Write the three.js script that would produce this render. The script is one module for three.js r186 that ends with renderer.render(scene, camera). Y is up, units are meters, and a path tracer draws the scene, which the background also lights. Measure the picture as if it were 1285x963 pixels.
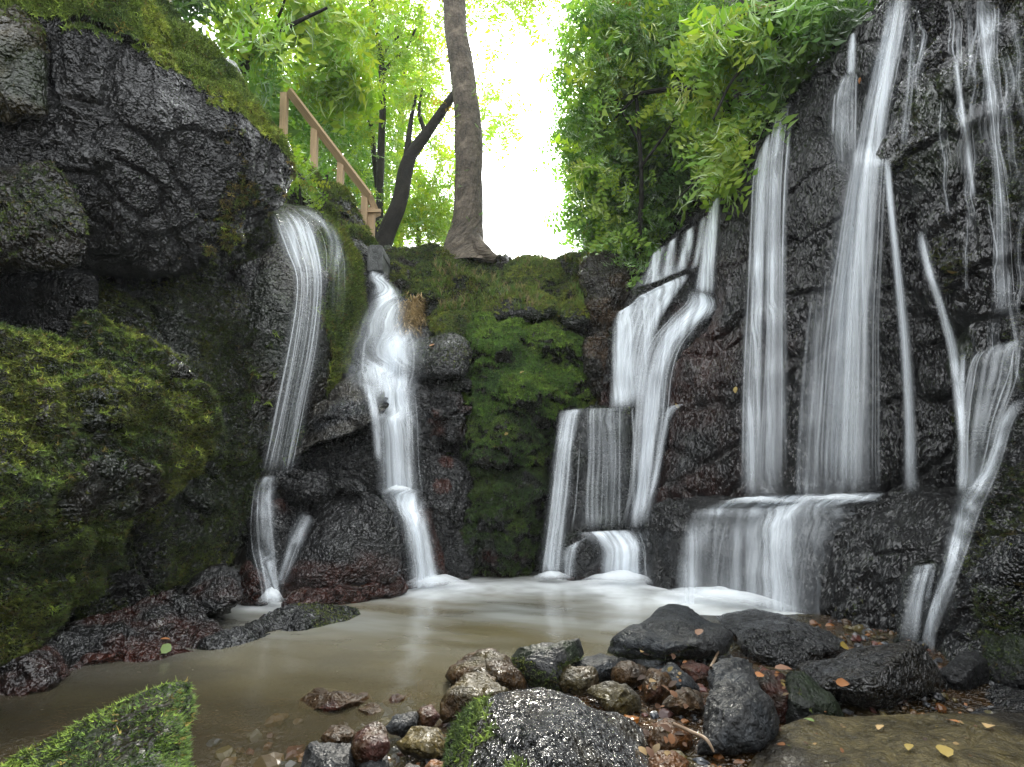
import * as THREE from 'three';
import { mergeGeometries } from 'three/addons/utils/BufferGeometryUtils.js';

// ---------------------------------------------------------------- camera, sky, sun, exposure
const W = 1285, H = 963, F = 793, EYE = 1.1, PITCH = 8.5 * Math.PI / 180;
const scene = new THREE.Scene();
const camera = new THREE.PerspectiveCamera(2 * Math.atan(H / 2 / F) * 180 / Math.PI, W / H, 0.05, 600);
camera.position.set(0, EYE, 0);
camera.rotation.x = PITCH;
const renderer = new THREE.WebGLRenderer();
renderer.toneMapping = THREE.LinearToneMapping;
renderer.toneMappingExposure = 3.1;
renderer.shadowMap.enabled = true;

const sunDir = new THREE.Vector3(0.03, 0.76, -1).normalize();
{ // bright hazy overcast sky, whiter round the veiled sun
  const w = 256, h = 128, a = new Float32Array(w * h * 4);
  for (let j = 0; j < h; j++) for (let i = 0; i < w; i++) {
    const el = ((j + 0.5) / h - 0.5) * Math.PI, az = ((i + 0.5) / w - 0.5) * 2 * Math.PI;
    const x = Math.cos(el) * Math.cos(az), y = Math.sin(el), z = Math.cos(el) * Math.sin(az);
    const c = x * sunDir.x + y * sunDir.y + z * sunDir.z, ang = Math.acos(Math.min(1, c)) * 180 / Math.PI;
    const L = 0.9 * (0.8 + 0.3 * Math.max(0, y)) + 3.0 * Math.exp(-ang * ang / 700) + 0.7 * Math.exp(-ang / 40);
    const k = (j * w + i) * 4;
    a[k] = L * 0.97; a[k + 1] = L; a[k + 2] = L * 1.02; a[k + 3] = 1;
  }
  const t = new THREE.DataTexture(a, w, h, THREE.RGBAFormat, THREE.FloatType);
  t.mapping = THREE.EquirectangularReflectionMapping; t.magFilter = t.minFilter = THREE.LinearFilter; t.needsUpdate = true;
  scene.background = t; scene.environment = t;
}
const sun = new THREE.DirectionalLight(new THREE.Color(1, 0.95, 0.86), 5.0);
sun.position.copy(sunDir).multiplyScalar(40); sun.target.position.set(0, 0, 0);
sun.castShadow = true; sun.shadow.radius = 20; sun.shadow.mapSize.set(2048, 2048);
Object.assign(sun.shadow.camera, { left: -16, right: 16, top: 16, bottom: -16, near: 1, far: 90 });
scene.add(sun, sun.target);
scene.fog = new THREE.FogExp2(new THREE.Color(0.93, 0.97, 1.0), 0.001);

// ---------------------------------------------------------------- helpers
function rng(seed) { let s = (seed * 2654435761) >>> 0 || 1; return () => { s ^= s << 13; s >>>= 0; s ^= s >>> 17; s ^= s << 5; s >>>= 0; return s / 4294967296; }; }
const clamp = (x, a = 0, b = 1) => Math.min(b, Math.max(a, x));
const mix = (a, b, t) => a + (b - a) * t;
const sstep = (a, b, x) => { const t = clamp((x - a) / (b - a)); return t * t * (3 - 2 * t); };
const hash3 = (x, y, z) => { let h = Math.imul(x, 374761393) ^ Math.imul(y, 668265263) ^ Math.imul(z, 2147483647 - 1013904223); h = Math.imul(h ^ (h >>> 13), 1274126177); return ((h ^ (h >>> 16)) >>> 0) / 4294967296; };
function vnoise(x, y, z) { // -1..1
  const xi = Math.floor(x), yi = Math.floor(y), zi = Math.floor(z);
  let u = x - xi, v = y - yi, w = z - zi; u = u * u * u * (u * (u * 6 - 15) + 10); v = v * v * v * (v * (v * 6 - 15) + 10); w = w * w * w * (w * (w * 6 - 15) + 10);
  const L = (a, b, t) => a + (b - a) * t;
  return 2 * L(L(L(hash3(xi, yi, zi), hash3(xi + 1, yi, zi), u), L(hash3(xi, yi + 1, zi), hash3(xi + 1, yi + 1, zi), u), v),
    L(L(hash3(xi, yi, zi + 1), hash3(xi + 1, yi, zi + 1), u), L(hash3(xi, yi + 1, zi + 1), hash3(xi + 1, yi + 1, zi + 1), u), v), w) - 1;
}
function fbm(x, y, z, o = 4) { let s = 0, a = 0.5, f = 1; for (let i = 0; i < o; i++) { s += a * vnoise(x * f + i * 17.3, y * f - i * 9.1, z * f + i * 5.7); a *= 0.5; f *= 2.07; } return s; }
const ridge = (x, y, z, o = 3) => { let s = 0, a = 0.5, f = 1; for (let i = 0; i < o; i++) { s += a * (1 - Math.abs(vnoise(x * f + i * 31, y * f, z * f - i * 13)) * 2); a *= 0.5; f *= 2.1; } return s; };
function worley(x, y, z) { // F1, F2 and the id of the nearest cell
  const xi = Math.floor(x), yi = Math.floor(y), zi = Math.floor(z); let a = 9, b = 9, id = 0;
  for (let i = -1; i < 2; i++) for (let j = -1; j < 2; j++) for (let k = -1; k < 2; k++) {
    const X = xi + i, Y = yi + j, Z = zi + k, dx = X + hash3(X, Y, Z) - x, dy = Y + hash3(X + 57, Y, Z) - y, dz = Z + hash3(X, Y + 91, Z) - z, d = dx * dx + dy * dy + dz * dz;
    if (d < a) { b = a; a = d; id = hash3(X, Y, Z + 33); } else if (d < b) b = d;
  }
  return [Math.sqrt(a), Math.sqrt(b), id];
}
const CP = Math.cos(PITCH), SP = Math.sin(PITCH);
// a pixel of the photograph and a distance ahead of the camera give a place
function P(px, py, d) {
  const u = (px - W / 2) / F, v = (H / 2 - py) / F, zz = CP - v * SP, s = d / zz;
  return new THREE.Vector3(u * s, EYE + (v * CP + SP) * s, -d);
}
const aheadAt = (py, y) => { const v = (H / 2 - py) / F; return (y - EYE) * (CP - v * SP) / (v * CP + SP); };   // where the ray of a row meets the height y
function toPx(x, y, z) { const Y = y - EYE, yc = Y * CP + z * SP, zc = -(-Y * SP + z * CP); return [W / 2 + F * x / zc, H / 2 - F * yc / zc, zc]; }
const used = {};
function numbered(n) { if (!(n in used)) { used[n] = 0; return n; } used[n]++; return n + '_' + String(used[n]).padStart(3, '0'); }
function tag(o, label, category, group, kind) { o.userData.label = label; if (category) o.userData.category = category; if (group) o.userData.group = group; if (kind) o.userData.kind = kind; return o; }
function mesh(name, geo, mat, parent) { const m = new THREE.Mesh(geo, mat); m.name = parent ? name : numbered(name); m.castShadow = m.receiveShadow = true; (parent || scene).add(m); return m; }
function group(name) { const g = new THREE.Group(); g.name = numbered(name); scene.add(g); return g; }
function instanced(name, geo, mat, mats, cols, parent) {
  const m = new THREE.InstancedMesh(geo, mat, mats.length); const c = new THREE.Color();
  mats.forEach((x, i) => { m.setMatrixAt(i, x); m.setColorAt(i, c.setRGB(...cols[i])); });
  m.name = parent ? name : numbered(name); m.userData.kind = 'stuff'; m.castShadow = m.receiveShadow = true; (parent || scene).add(m); return m;
}
function rbf(pts) { // depth surface through [px, py, d]
  const n = pts.length, N = n + 3, A = [], s = 100;
  for (let i = 0; i < N; i++) {
    const row = new Array(N + 1).fill(0);
    if (i < n) { for (let j = 0; j < n; j++) row[j] = Math.hypot(pts[i][0] - pts[j][0], pts[i][1] - pts[j][1]) / s; row[n] = 1; row[n + 1] = pts[i][0] / s; row[n + 2] = pts[i][1] / s; row[N] = pts[i][2]; }
    else for (let j = 0; j < n; j++) row[j] = [1, pts[j][0] / s, pts[j][1] / s][i - n];
    A.push(row);
  }
  for (let c = 0; c < N; c++) {
    let p = c; for (let r = c + 1; r < N; r++) if (Math.abs(A[r][c]) > Math.abs(A[p][c])) p = r;
    [A[c], A[p]] = [A[p], A[c]]; if (Math.abs(A[c][c]) < 1e-9) A[c][c] = 1e-9;
    for (let r = 0; r < N; r++) if (r !== c) { const k = A[r][c] / A[c][c]; if (k) for (let q = c; q <= N; q++) A[r][q] -= k * A[c][q]; }
  }
  const w = A.map((r, i) => r[N] / r[i]);
  return (x, y) => { let v = w[n] + w[n + 1] * x / s + w[n + 2] * y / s; for (let j = 0; j < n; j++) v += w[j] * Math.hypot(x - pts[j][0], y - pts[j][1]) / s; return v; };
}

// ---------------------------------------------------------------- textures
function tileNoise(size, cells, seed) { // periodic value noise, 0..1
  const g = rng(seed), lat = new Float32Array(cells * cells).map(() => g()), out = new Float32Array(size * size);
  for (let j = 0; j < size; j++) for (let i = 0; i < size; i++) {
    const x = i / size * cells, y = j / size * cells, xi = Math.floor(x), yi = Math.floor(y); let u = x - xi, v = y - yi; u = u * u * (3 - 2 * u); v = v * v * (3 - 2 * v);
    const a = lat[yi * cells + xi], b = lat[yi * cells + (xi + 1) % cells], c = lat[((yi + 1) % cells) * cells + xi], d = lat[((yi + 1) % cells) * cells + (xi + 1) % cells];
    out[j * size + i] = mix(mix(a, b, u), mix(c, d, u), v);
  }
  return out;
}
function sumNoise(size, list, seed) { const out = new Float32Array(size * size); let tot = 0; list.forEach(([c, a], k) => { const n = tileNoise(size, c, seed + k * 7); tot += a; for (let i = 0; i < out.length; i++) out[i] += a * n[i]; }); return out.map(v => v / tot); }
function tex(size, fn, srgb, h = size) {
  const a = new Uint8Array(size * h * 4);
  for (let j = 0; j < h; j++) for (let i = 0; i < size; i++) { const c = fn(i, j), k = (j * size + i) * 4; for (let q = 0; q < 4; q++) a[k + q] = clamp(c[q] ?? 1) * 255; }
  const t = new THREE.DataTexture(a, size, h, THREE.RGBAFormat); t.wrapS = t.wrapT = THREE.RepeatWrapping; t.magFilter = THREE.LinearFilter; t.minFilter = THREE.LinearMipmapLinearFilter; t.generateMipmaps = true;
  if (srgb) t.colorSpace = THREE.SRGBColorSpace; t.needsUpdate = true; return t;
}
const S = 512;
const rockH = sumNoise(S, [[6, 0.5], [13, 0.8], [29, 0.9], [61, 0.7], [120, 0.45]], 3), rockC = sumNoise(S, [[5, 1], [17, 0.8], [47, 0.8], [150, 0.8]], 90), rockR = sumNoise(S, [[8, 1], [24, 1], [70, 1]], 140);
const crack = tileNoise(S, 9, 55), crack2 = tileNoise(S, 23, 57);
const rockBump = tex(S, (i, j) => { const k = j * S + i; let h = rockH[k]; h -= 0.35 * sstep(0.06, 0, Math.abs(crack[k] - 0.5)) + 0.2 * sstep(0.08, 0, Math.abs(crack2[k] - 0.5)); return [h, h, h]; });
const knobBump = tex(S, (i, j) => { const k = j * S + i, h = sstep(0.3, 0.72, rockH[k]) * 0.75 + 0.25 * rockC[k]; return [h, h, h]; });
const rockMap = tex(S, (i, j) => { const v = 0.42 + 0.75 * (rockC[j * S + i] - 0.25); return [v, v * 0.99, v * 0.97]; }, true);
const rockRough = tex(S, (i, j) => { const v = 0.35 + 0.9 * (rockR[j * S + i] - 0.2); return [v, v, v]; });
// falling water: long threads, u across and v along, both in metres
const streakTex = (seed, lo, hi) => {
  const w = 512, h = 512, g1 = tileNoise(w, 64, seed), g2 = tileNoise(w, 24, seed + 1), g3 = tileNoise(w, 9, seed + 2), g4 = tileNoise(w, 128, seed + 3), wob = tileNoise(w, 4, seed + 4);
  return tex(w, (i, j) => { // rows far apart in the lattices are stretched along v
    const at = (g, q) => g[Math.floor((j * q) % h) * w + Math.floor(i + 14 * wob[j * w + i]) % w];
    const v = 0.42 * at(g2, 0.06) + 0.2 * at(g1, 0.08) + 0.08 * at(g4, 0.12) + 0.4 * at(g3, 0.05);
    const o = 0.28 + 0.72 * sstep(lo, hi, v); return [o, o, o];
  });
};
const veilAlpha = streakTex(201, 0.2, 0.85);

const rockMat = new THREE.MeshStandardMaterial({ name: 'wet_rock', vertexColors: true, map: rockMap, bumpMap: rockBump, bumpScale: 0.07, roughnessMap: rockRough, roughness: 0.4 });
const knobMat = new THREE.MeshStandardMaterial({ name: 'knobbly_wet_rock', vertexColors: true, map: rockMap, bumpMap: knobBump, bumpScale: 0.042, roughnessMap: rockRough, roughness: 0.3 });
const stoneMat = new THREE.MeshPhysicalMaterial({ name: 'damp_stone', specularIntensity: 0.4, vertexColors: true, map: rockMap, bumpMap: knobBump, bumpScale: 0.012, roughnessMap: rockRough, roughness: 0.85 });
const mossMat = new THREE.MeshStandardMaterial({ name: 'moss', color: 0xffffff, roughness: 0.85, side: THREE.DoubleSide });
const leafMat = new THREE.MeshPhysicalMaterial({ name: 'leaf', color: 0xffffff, roughness: 0.9, transmission: 0.6, thickness: 0, side: THREE.DoubleSide });
const waterMat = new THREE.MeshStandardMaterial({ name: 'falling_water', color: new THREE.Color(0.88, 0.94, 1.0), vertexColors: true, roughness: 0.8, transparent: true, alphaMap: veilAlpha, side: THREE.DoubleSide });
const threadMat = new THREE.MeshStandardMaterial({ name: 'water_thread', color: new THREE.Color(0.9, 0.95, 1.0), vertexColors: true, roughness: 0.7, transparent: true, side: THREE.DoubleSide });

// ---------------------------------------------------------------- what the camera rays meet first: lets water, moss and leaves lie on the rocks
const zbuf = new Float32Array(W * H).fill(1e3);
function raster(pos, idx, nTri) {
  const q = new Float32Array(pos.length);
  for (let i = 0; i < pos.length; i += 3) { const [a, b, c] = toPx(pos[i], pos[i + 1], pos[i + 2]); q[i] = a; q[i + 1] = b; q[i + 2] = c > 0.05 ? -pos[i + 2] : -1; }
  for (let t = 0; t < nTri; t++) {
    const a = idx[3 * t] * 3, b = idx[3 * t + 1] * 3, c = idx[3 * t + 2] * 3; if (q[a + 2] < 0 || q[b + 2] < 0 || q[c + 2] < 0) continue;
    const x0 = Math.max(0, Math.ceil(Math.min(q[a], q[b], q[c]))), x1 = Math.min(W - 1, Math.floor(Math.max(q[a], q[b], q[c]))), y0 = Math.max(0, Math.ceil(Math.min(q[a + 1], q[b + 1], q[c + 1]))), y1 = Math.min(H - 1, Math.floor(Math.max(q[a + 1], q[b + 1], q[c + 1])));
    const den = (q[b + 1] - q[c + 1]) * (q[a] - q[c]) + (q[c] - q[b]) * (q[a + 1] - q[c + 1]); if (Math.abs(den) < 1e-9) continue;
    for (let y = y0; y <= y1; y++) for (let x = x0; x <= x1; x++) {
      const u = ((q[b + 1] - q[c + 1]) * (x - q[c]) + (q[c] - q[b]) * (y - q[c + 1])) / den, v = ((q[c + 1] - q[a + 1]) * (x - q[c]) + (q[a] - q[c]) * (y - q[c + 1])) / den;
      if (u < -0.01 || v < -0.01 || u + v > 1.01) continue;
      const d = u * q[a + 2] + v * q[b + 2] + (1 - u - v) * q[c + 2], k = y * W + x; if (d < zbuf[k]) zbuf[k] = d;
    }
  }
}
function surfaceAt(px, py, r = 2, buf = zbuf) { let m = 1e3; for (let y = -r; y <= r; y += Math.max(1, r >> 1)) for (let x = -r; x <= r; x += Math.max(1, r >> 1)) { const X = clamp(Math.round(px + x), 0, W - 1), Y = clamp(Math.round(py + y), 0, H - 1); m = Math.min(m, buf[Y * W + X]); } return m; }

// ---------------------------------------------------------------- rocks: a closed solid grown from its outline at its own distance
function smoothOutline(o, n, soft) {
  const c = new THREE.CatmullRomCurve3(o.map(p => new THREE.Vector3(p[0], p[1], 0)), true, 'catmullrom', soft);
  c.arcLengthDivisions = 600;
  return c.getSpacedPoints(n).slice(0, n);
}
// col(p, n) -> linear rgb
function rockSolid(r) {
  const step = r.step || 3.6, g = rng(r.seed || 1), off = (r.seed || 1) * 13.7;
  let per = 0; r.o.forEach((p, i) => { const q = r.o[(i + 1) % r.o.length]; per += Math.hypot(p[0] - q[0], p[1] - q[1]); });
  const nt = Math.max(24, Math.round(per / step)), edge = smoothOutline(r.o, nt, r.soft ?? 0.35);
  let area = 0; edge.forEach((p, i) => { const q = edge[(i + 1) % nt]; area += p.x * q.y - q.x * p.y; });
  if (area < 0) edge.reverse();
  let cx = 0, cy = 0; edge.forEach(p => { cx += p.x / nt; cy += p.y / nt; }); if (r.c) [cx, cy] = r.c;
  const ys = edge.map(p => p.y), xs = edge.map(p => p.x), hy = (Math.max(...ys) - Math.min(...ys)) / 2, hx = (Math.max(...xs) - Math.min(...xs)) / 2;
  const ns = Math.max(8, Math.round(Math.max(hx, hy) / step)), nb = Math.max(5, Math.round(ns / 4)), th = r.th ?? 0.3, back = r.back ?? th, pw = r.pw ?? 2.1;
  const D = r.pts ? rbf(r.pts) : (x, y) => r.d + (r.lean || 0) * (cy - y) / hy + (r.turn || 0) * (x - cx) / hx;
  const planes = []; for (let k = 0; k < (r.nf ?? 9); k++) { const a = g() * 6.28; planes.push([Math.cos(a), Math.sin(a), 0.05 + g() * 0.75, 0.5 + g()]); }
  const pos = [], pix = [];
  const add = (x, y, d) => { const p = P(x, y, d); pos.push(p.x, p.y, p.z); };
  const depthOf = (x, y, rad) => { let d = D(x, y) + th * (1 - Math.pow(Math.max(0, 1 - Math.pow(rad, pw)), 1 / pw)); if (r.facet) { const u = (x - cx) / hx, v = (y - cy) / hy; let m = 0; for (const [a, b, c, s] of planes) m = Math.max(m, s * (a * u + b * v - c)); d += r.facet * m; } return d; };
  add(cx, cy, depthOf(cx, cy, 0));
  for (let i = 1; i <= ns; i++) { const rad = Math.sin(i / ns * Math.PI / 2) * 0.35 + i / ns * 0.65; for (const e of edge) { const x = cx + (e.x - cx) * rad, y = cy + (e.y - cy) * rad; add(x, y, depthOf(x, y, i === ns ? 1 : rad)); } }
  for (let i = 1; i <= nb; i++) { const rad = Math.cos(i / (nb + 0.6) * Math.PI / 2); for (const e of edge) { const x = cx + (e.x - cx) * rad, y = cy + (e.y - cy) * rad; add(x, y, Math.max(depthOf(x, y, 1), D(x, y) + th) + back * Math.sin(i / (nb + 0.6) * Math.PI / 2)); } }
  add(cx, cy, D(cx, cy) + th + back);
  const idx = [], R = (i, j) => 1 + i * nt + (j % nt);
  for (let j = 0; j < nt; j++) idx.push(0, R(0, j + 1), R(0, j));
  for (let i = 0; i < ns + nb - 1; i++) for (let j = 0; j < nt; j++) idx.push(R(i, j), R(i, j + 1), R(i + 1, j), R(i, j + 1), R(i + 1, j + 1), R(i + 1, j));
  const last = pos.length / 3 - 1; for (let j = 0; j < nt; j++) idx.push(last, R(ns + nb - 1, j), R(ns + nb - 1, j + 1));
  const geo = new THREE.BufferGeometry(); geo.setAttribute('position', new THREE.Float32BufferAttribute(pos, 3)); geo.setIndex(idx); geo.computeVertexNormals();
  // relief: big lumps, ledges, cracks, pitting
  const p = geo.attributes.position, n0 = geo.attributes.normal.clone(), amp = r.rough ?? 0.05, fr = r.freq ?? 2.2, rd = r.ridge ?? 0.5, ck = r.crack ?? 0.5, st = r.strata || 0;
  for (let i = 0; i < p.count; i++) {
    const x = p.getX(i), y = p.getY(i), z = p.getZ(i);
    let h = amp * (1.5 * fbm(x * fr + off, y * fr, z * fr, 5) + rd * (ridge(x * fr * 0.8 + off, y * fr * 0.8, z * fr * 0.8, 3) - 0.2));
    if (ck) { const [a, b, id] = worley(x * fr * 0.75 + off + 0.3 * vnoise(x * 3, y * 3, z * 3), y * fr * 0.9, z * fr * 0.75); h += amp * ck * ((id - 0.5) * 1.2 - 1.1 * sstep(0.09, 0, b - a)); }
    if (st) h += amp * st * (sstep(-0.15, 0.15, Math.sin((y + 0.12 * vnoise(x * 1.2 + off, y, z)) * (r.sf || 9))) - 0.5);
    if (r.cushion) { const [a] = worley(x * 4.2 + off, y * 4.6, z * 4.2), [b] = worley(x * 9.5, y * 9.5 + off, z * 9.5); h += r.cushion * ((0.55 - a) * 1.3 + (0.5 - b) * 0.45); }
    if (r.drip) h += r.drip * (vnoise(x * 9 + off, y * 2.2 + 0.6 * vnoise(x * 5, y * 2, z * 5), z * 9) + 0.6 * vnoise(x * 23, y * 7, z * 23));
    h += amp * 0.1 * vnoise(x * fr * 11, y * fr * 11, z * fr * 11);
    p.setXYZ(i, x + n0.getX(i) * h, y + n0.getY(i) * h, z + n0.getZ(i) * h);
  }
  geo.computeVertexNormals();
  raster(p.array, idx, (ns * 2 - 1) * nt);
  // unweld, box-projected uv in metres, colours
  const ni = idx.length, P3 = new Float32Array(ni * 3), N3 = new Float32Array(ni * 3), C3 = new Float32Array(ni * 3), U2 = new Float32Array(ni * 2), n = geo.attributes.normal, us = r.uv ?? 1, vs = r.uvv ?? us;
  const vc = []; for (let i = 0; i < p.count; i++) vc.push(r.col(p.getX(i), p.getY(i), p.getZ(i), n.getX(i), n.getY(i), n.getZ(i), off));
  for (let t = 0; t < ni; t += 3) {
    const nx = Math.abs(n.getX(idx[t]) + n.getX(idx[t + 1]) + n.getX(idx[t + 2])), ny = Math.abs(n.getY(idx[t]) + n.getY(idx[t + 1]) + n.getY(idx[t + 2])), nz = Math.abs(n.getZ(idx[t]) + n.getZ(idx[t + 1]) + n.getZ(idx[t + 2]));
    for (let k = 0; k < 3; k++) {
      const i = idx[t + k], q = t + k, x = p.getX(i), y = p.getY(i), z = p.getZ(i);
      P3.set([x, y, z], q * 3); N3.set([n.getX(i), n.getY(i), n.getZ(i)], q * 3); C3.set(vc[i], q * 3);
      U2.set(nx > ny && nx > nz ? [z * us, y * vs] : ny > nz ? [x * us, z * us] : [x * us, y * vs], q * 2);
    }
  }
  const out = new THREE.BufferGeometry();
  out.setAttribute('position', new THREE.BufferAttribute(P3, 3)); out.setAttribute('normal', new THREE.BufferAttribute(N3, 3)); out.setAttribute('color', new THREE.BufferAttribute(C3, 3)); out.setAttribute('uv', new THREE.BufferAttribute(U2, 2));
  out.userData = { front: (ns * 2 - 1) * nt };
  return out;
}
// rock colours (linear): noise patches of a second colour over the first
const C = { grey: [0.058, 0.06, 0.064], dark: [0.03, 0.031, 0.034], blue: [0.055, 0.063, 0.074], brown: [0.09, 0.047, 0.014], red: [0.08, 0.024, 0.016], olive: [0.09, 0.07, 0.022], soil: [0.035, 0.028, 0.018], green: [0.03, 0.05, 0.012], dgreen: [0.018, 0.03, 0.012], pale: [0.12, 0.11, 0.092], orange: [0.18, 0.065, 0.01], yellow: [0.19, 0.145, 0.045], black: [0.022, 0.0222, 0.024] };
const paint = (a, b, f = 1.5, lo = -0.1, hi = 0.35, low) => (x, y, z, nx, ny, nz, o) => {
  const t = sstep(lo, hi, fbm(x * f + o, y * f, z * f, 4)), j = 0.82 + 0.5 * hash3(Math.floor(x * 60), Math.floor(y * 60), Math.floor(z * 60)) * 0.5;
  let c = a.map((v, i) => mix(v, b[i], t) * j);
  if (low) { const s = sstep(low[1] + 0.2 * vnoise(x * 4, y * 4, z * 4), low[1] - 0.12, y) * (0.55 + 0.45 * sstep(-0.4, 0.3, vnoise(x * 7, y * 7, z * 7))); c = c.map((v, i) => mix(v, low[0][i] * j, s)); }  // algae stain by the waterline
  return c;
};

// moss: a tuft of small drooping fronds
function tuftGeo(seed, n, wide, droop) {
  const g = rng(seed), pos = [], idx = [];
  for (let k = 0; k < n; k++) {
    const a = k / n * 6.283 + g() * 0.8, out = 0.25 + g() * 0.6, L = 0.6 + g() * 0.5, w = wide * (0.6 + g() * 0.6), cx = Math.cos(a), cz = Math.sin(a), b = pos.length / 3;
    for (let s = 0; s < 3; s++) { const t = s / 2, r = out * t * L, h = L * (t - droop * t * t), ww = w * [0.7, 1, 0.08][s]; pos.push(cx * r - cz * ww, h, cz * r + cx * ww, cx * r + cz * ww, h + 0.02, cz * r - cx * ww); }
    for (let s = 0; s < 2; s++) { const q = b + 2 * s; idx.push(q, q + 1, q + 2, q + 1, q + 3, q + 2); }
  }
  const m = new THREE.BufferGeometry(); m.setAttribute('position', new THREE.Float32BufferAttribute(pos, 3)); m.setIndex(idx); m.computeVertexNormals(); return m;
}
const tuftA = tuftGeo(5, 11, 0.05, 0.5), tuftB = tuftGeo(9, 8, 0.045, 0.65);
const mossCols = [[0.11, 0.17, 0.024], [0.16, 0.225, 0.028], [0.048, 0.088, 0.016], [0.25, 0.29, 0.038], [0.18, 0.135, 0.03]];
const G = (px, py, y) => [px, py, aheadAt(py, y)];   // control point at the height y
const V = (x, y, z) => new THREE.Vector3(x, y, z);
function alignedMatrix(pos, up, spin, s) { const q = new THREE.Quaternion().setFromUnitVectors(V(0, 1, 0), up), q2 = new THREE.Quaternion().setFromAxisAngle(V(0, 1, 0), spin); return new THREE.Matrix4().compose(pos, q.multiply(q2), V(s, s, s)); }
function mossOn(geo, parent, m) {
  const g = rng(m.seed || 7), p = geo.attributes.position, n = geo.attributes.normal, mats = [], cols = [], nt = geo.userData.front, a = V(), b = V(), c = V(), nn = V(), q = V();
  for (let t = 0; t < nt; t++) {
    a.fromBufferAttribute(p, 3 * t); b.fromBufferAttribute(p, 3 * t + 1); c.fromBufferAttribute(p, 3 * t + 2);
    const ar = V().subVectors(b, a).cross(V().subVectors(c, a)).length() / 2; let k = ar * m.dens; k = Math.floor(k) + (g() < k % 1 ? 1 : 0);
    for (let i = 0; i < k; i++) {
      let u = g(), v = g(); if (u + v > 1) { u = 1 - u; v = 1 - v; }
      q.copy(a).addScaledVector(V().subVectors(b, a), u).addScaledVector(V().subVectors(c, a), v);
      nn.fromBufferAttribute(n, 3 * t);
      let w = m.cov + (m.up ?? 0.4) * nn.y + (m.patch ?? 0.7) * fbm(q.x * (m.f || 2) + 3, q.y * (m.f || 2), q.z * (m.f || 2), 4);
      if (m.zone) { const [px, py] = toPx(q.x, q.y, q.z); w += m.zone(px, py, q, nn); }
      if (w < g() * 0.35) continue;
      const dir = V().copy(nn).multiplyScalar(m.out ?? 0.7).add(V((g() - 0.5) * 0.7, (m.hang ?? -0.2) + (g() - 0.5) * 0.5, (g() - 0.5) * 0.7)).normalize();
      const s = m.size * (0.5 + g() * 0.9);
      mats.push(alignedMatrix(V().copy(q).addScaledVector(nn, -0.1 * s), dir, g() * 6.28, s));
      const ty = vnoise(q.x * 3.1 + 9, q.y * 3.1, q.z * 3.1) * 0.5 + 0.5, cc = g() < (m.yellow ?? 0.08) ? mossCols[4] : ty > 0.62 ? mossCols[g() < 0.5 ? 3 : 1] : ty > 0.35 ? mossCols[g() < 0.6 ? 0 : 1] : mossCols[g() < 0.6 ? 2 : 0], j = (0.4 + g() * g() * 1.3) * (m.tone ?? 1);
      cols.push(cc.map((x, i) => x * j * (m.green ? [0.72, 1.0, 0.9][i] : 1)));
    }
  }
  return instanced('moss', m.thin ? tuftB : tuftA, mossMat, mats, cols, parent);
}
let rockCount = 0;
function rock(name, label, category, r) {
  r.seed ??= ++rockCount * 3 + 11; r.col ??= paint(C.grey, C.dark);
  const geo = rockSolid(r);
  if (!r.moss) { const m = mesh(name, geo, r.mat || rockMat); tag(m, label, category, r.group); return m; }
  const gr = group(name); tag(gr, label, category, r.group);
  mesh('stone', geo, r.mat || rockMat, gr);
  for (const m of [].concat(r.moss)) mossOn(geo, gr, { seed: r.seed + 5, ...m });
  return gr;
}

// ---------------------------------------------------------------- ground, pool bed, pool
const groundY = (x, z) => {
  const d = -z, u = d > 1 ? x / d : x;
  let y = -0.45 + 4.55 * sstep(8.3, 9.6, d);
  y = Math.max(y, -0.45 + 4.6 * sstep(-3.6, -5.6, x) * sstep(-1, 2.5, d), -0.45 + 5.0 * sstep(4.2, 6.2, x) * sstep(-1, 2.5, d));
  const hill = sstep(9, 13, d) * (sstep(-0.1, -0.5, u) * 3.2 + sstep(0.14, 0.42, u) * 4.5) * sstep(60, 25, d);
  const bend = 5.5 * sstep(-3.5, -8.5, d) * sstep(-40, -20, d);   // the ravine turns behind the camera
  return Math.max(y, -0.45 + bend) + hill + 0.12 * fbm(x * 0.9, 3, z * 0.9, 3);
};
{
  const xs = [], zs = []; const warp = t => Math.sign(t) * (Math.abs(t) * 12 + Math.pow(Math.abs(t), 5) * 260);
  const n = 150; for (let i = 0; i <= n; i++) { xs.push(warp(i / n * 2 - 1)); zs.push(warp(i / n * 2 - 1) - 7); }
  const pos = [], uv = [], col = [], idx = [];
  for (const z of zs) for (const x of xs) { pos.push(x, groundY(x, z), z); uv.push(x * 0.8, z * 0.8); const t = sstep(-0.1, 0.3, fbm(x * 1.3, 1, z * 1.3)); const c = C.soil.map((v, k) => mix(v, C.dgreen[k] * 1.3, t)); col.push(...c); }
  for (let j = 0; j < n; j++) for (let i = 0; i < n; i++) { const a = j * (n + 1) + i; idx.push(a, a + n + 1, a + 1, a + 1, a + n + 1, a + n + 2); }
  const g = new THREE.BufferGeometry(); g.setAttribute('position', new THREE.Float32BufferAttribute(pos, 3)); g.setAttribute('uv', new THREE.Float32BufferAttribute(uv, 2)); g.setAttribute('color', new THREE.Float32BufferAttribute(col, 3)); g.setIndex(idx); g.computeVertexNormals();
  const m = mesh('ground', g, new THREE.MeshStandardMaterial({ name: 'soil', vertexColors: true, map: rockMap, bumpMap: rockBump, bumpScale: 0.06, roughness: 0.9 }));
  tag(m, 'dark leafy soil of the ravine and the wood above it', null, null, 'structure');
}
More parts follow.
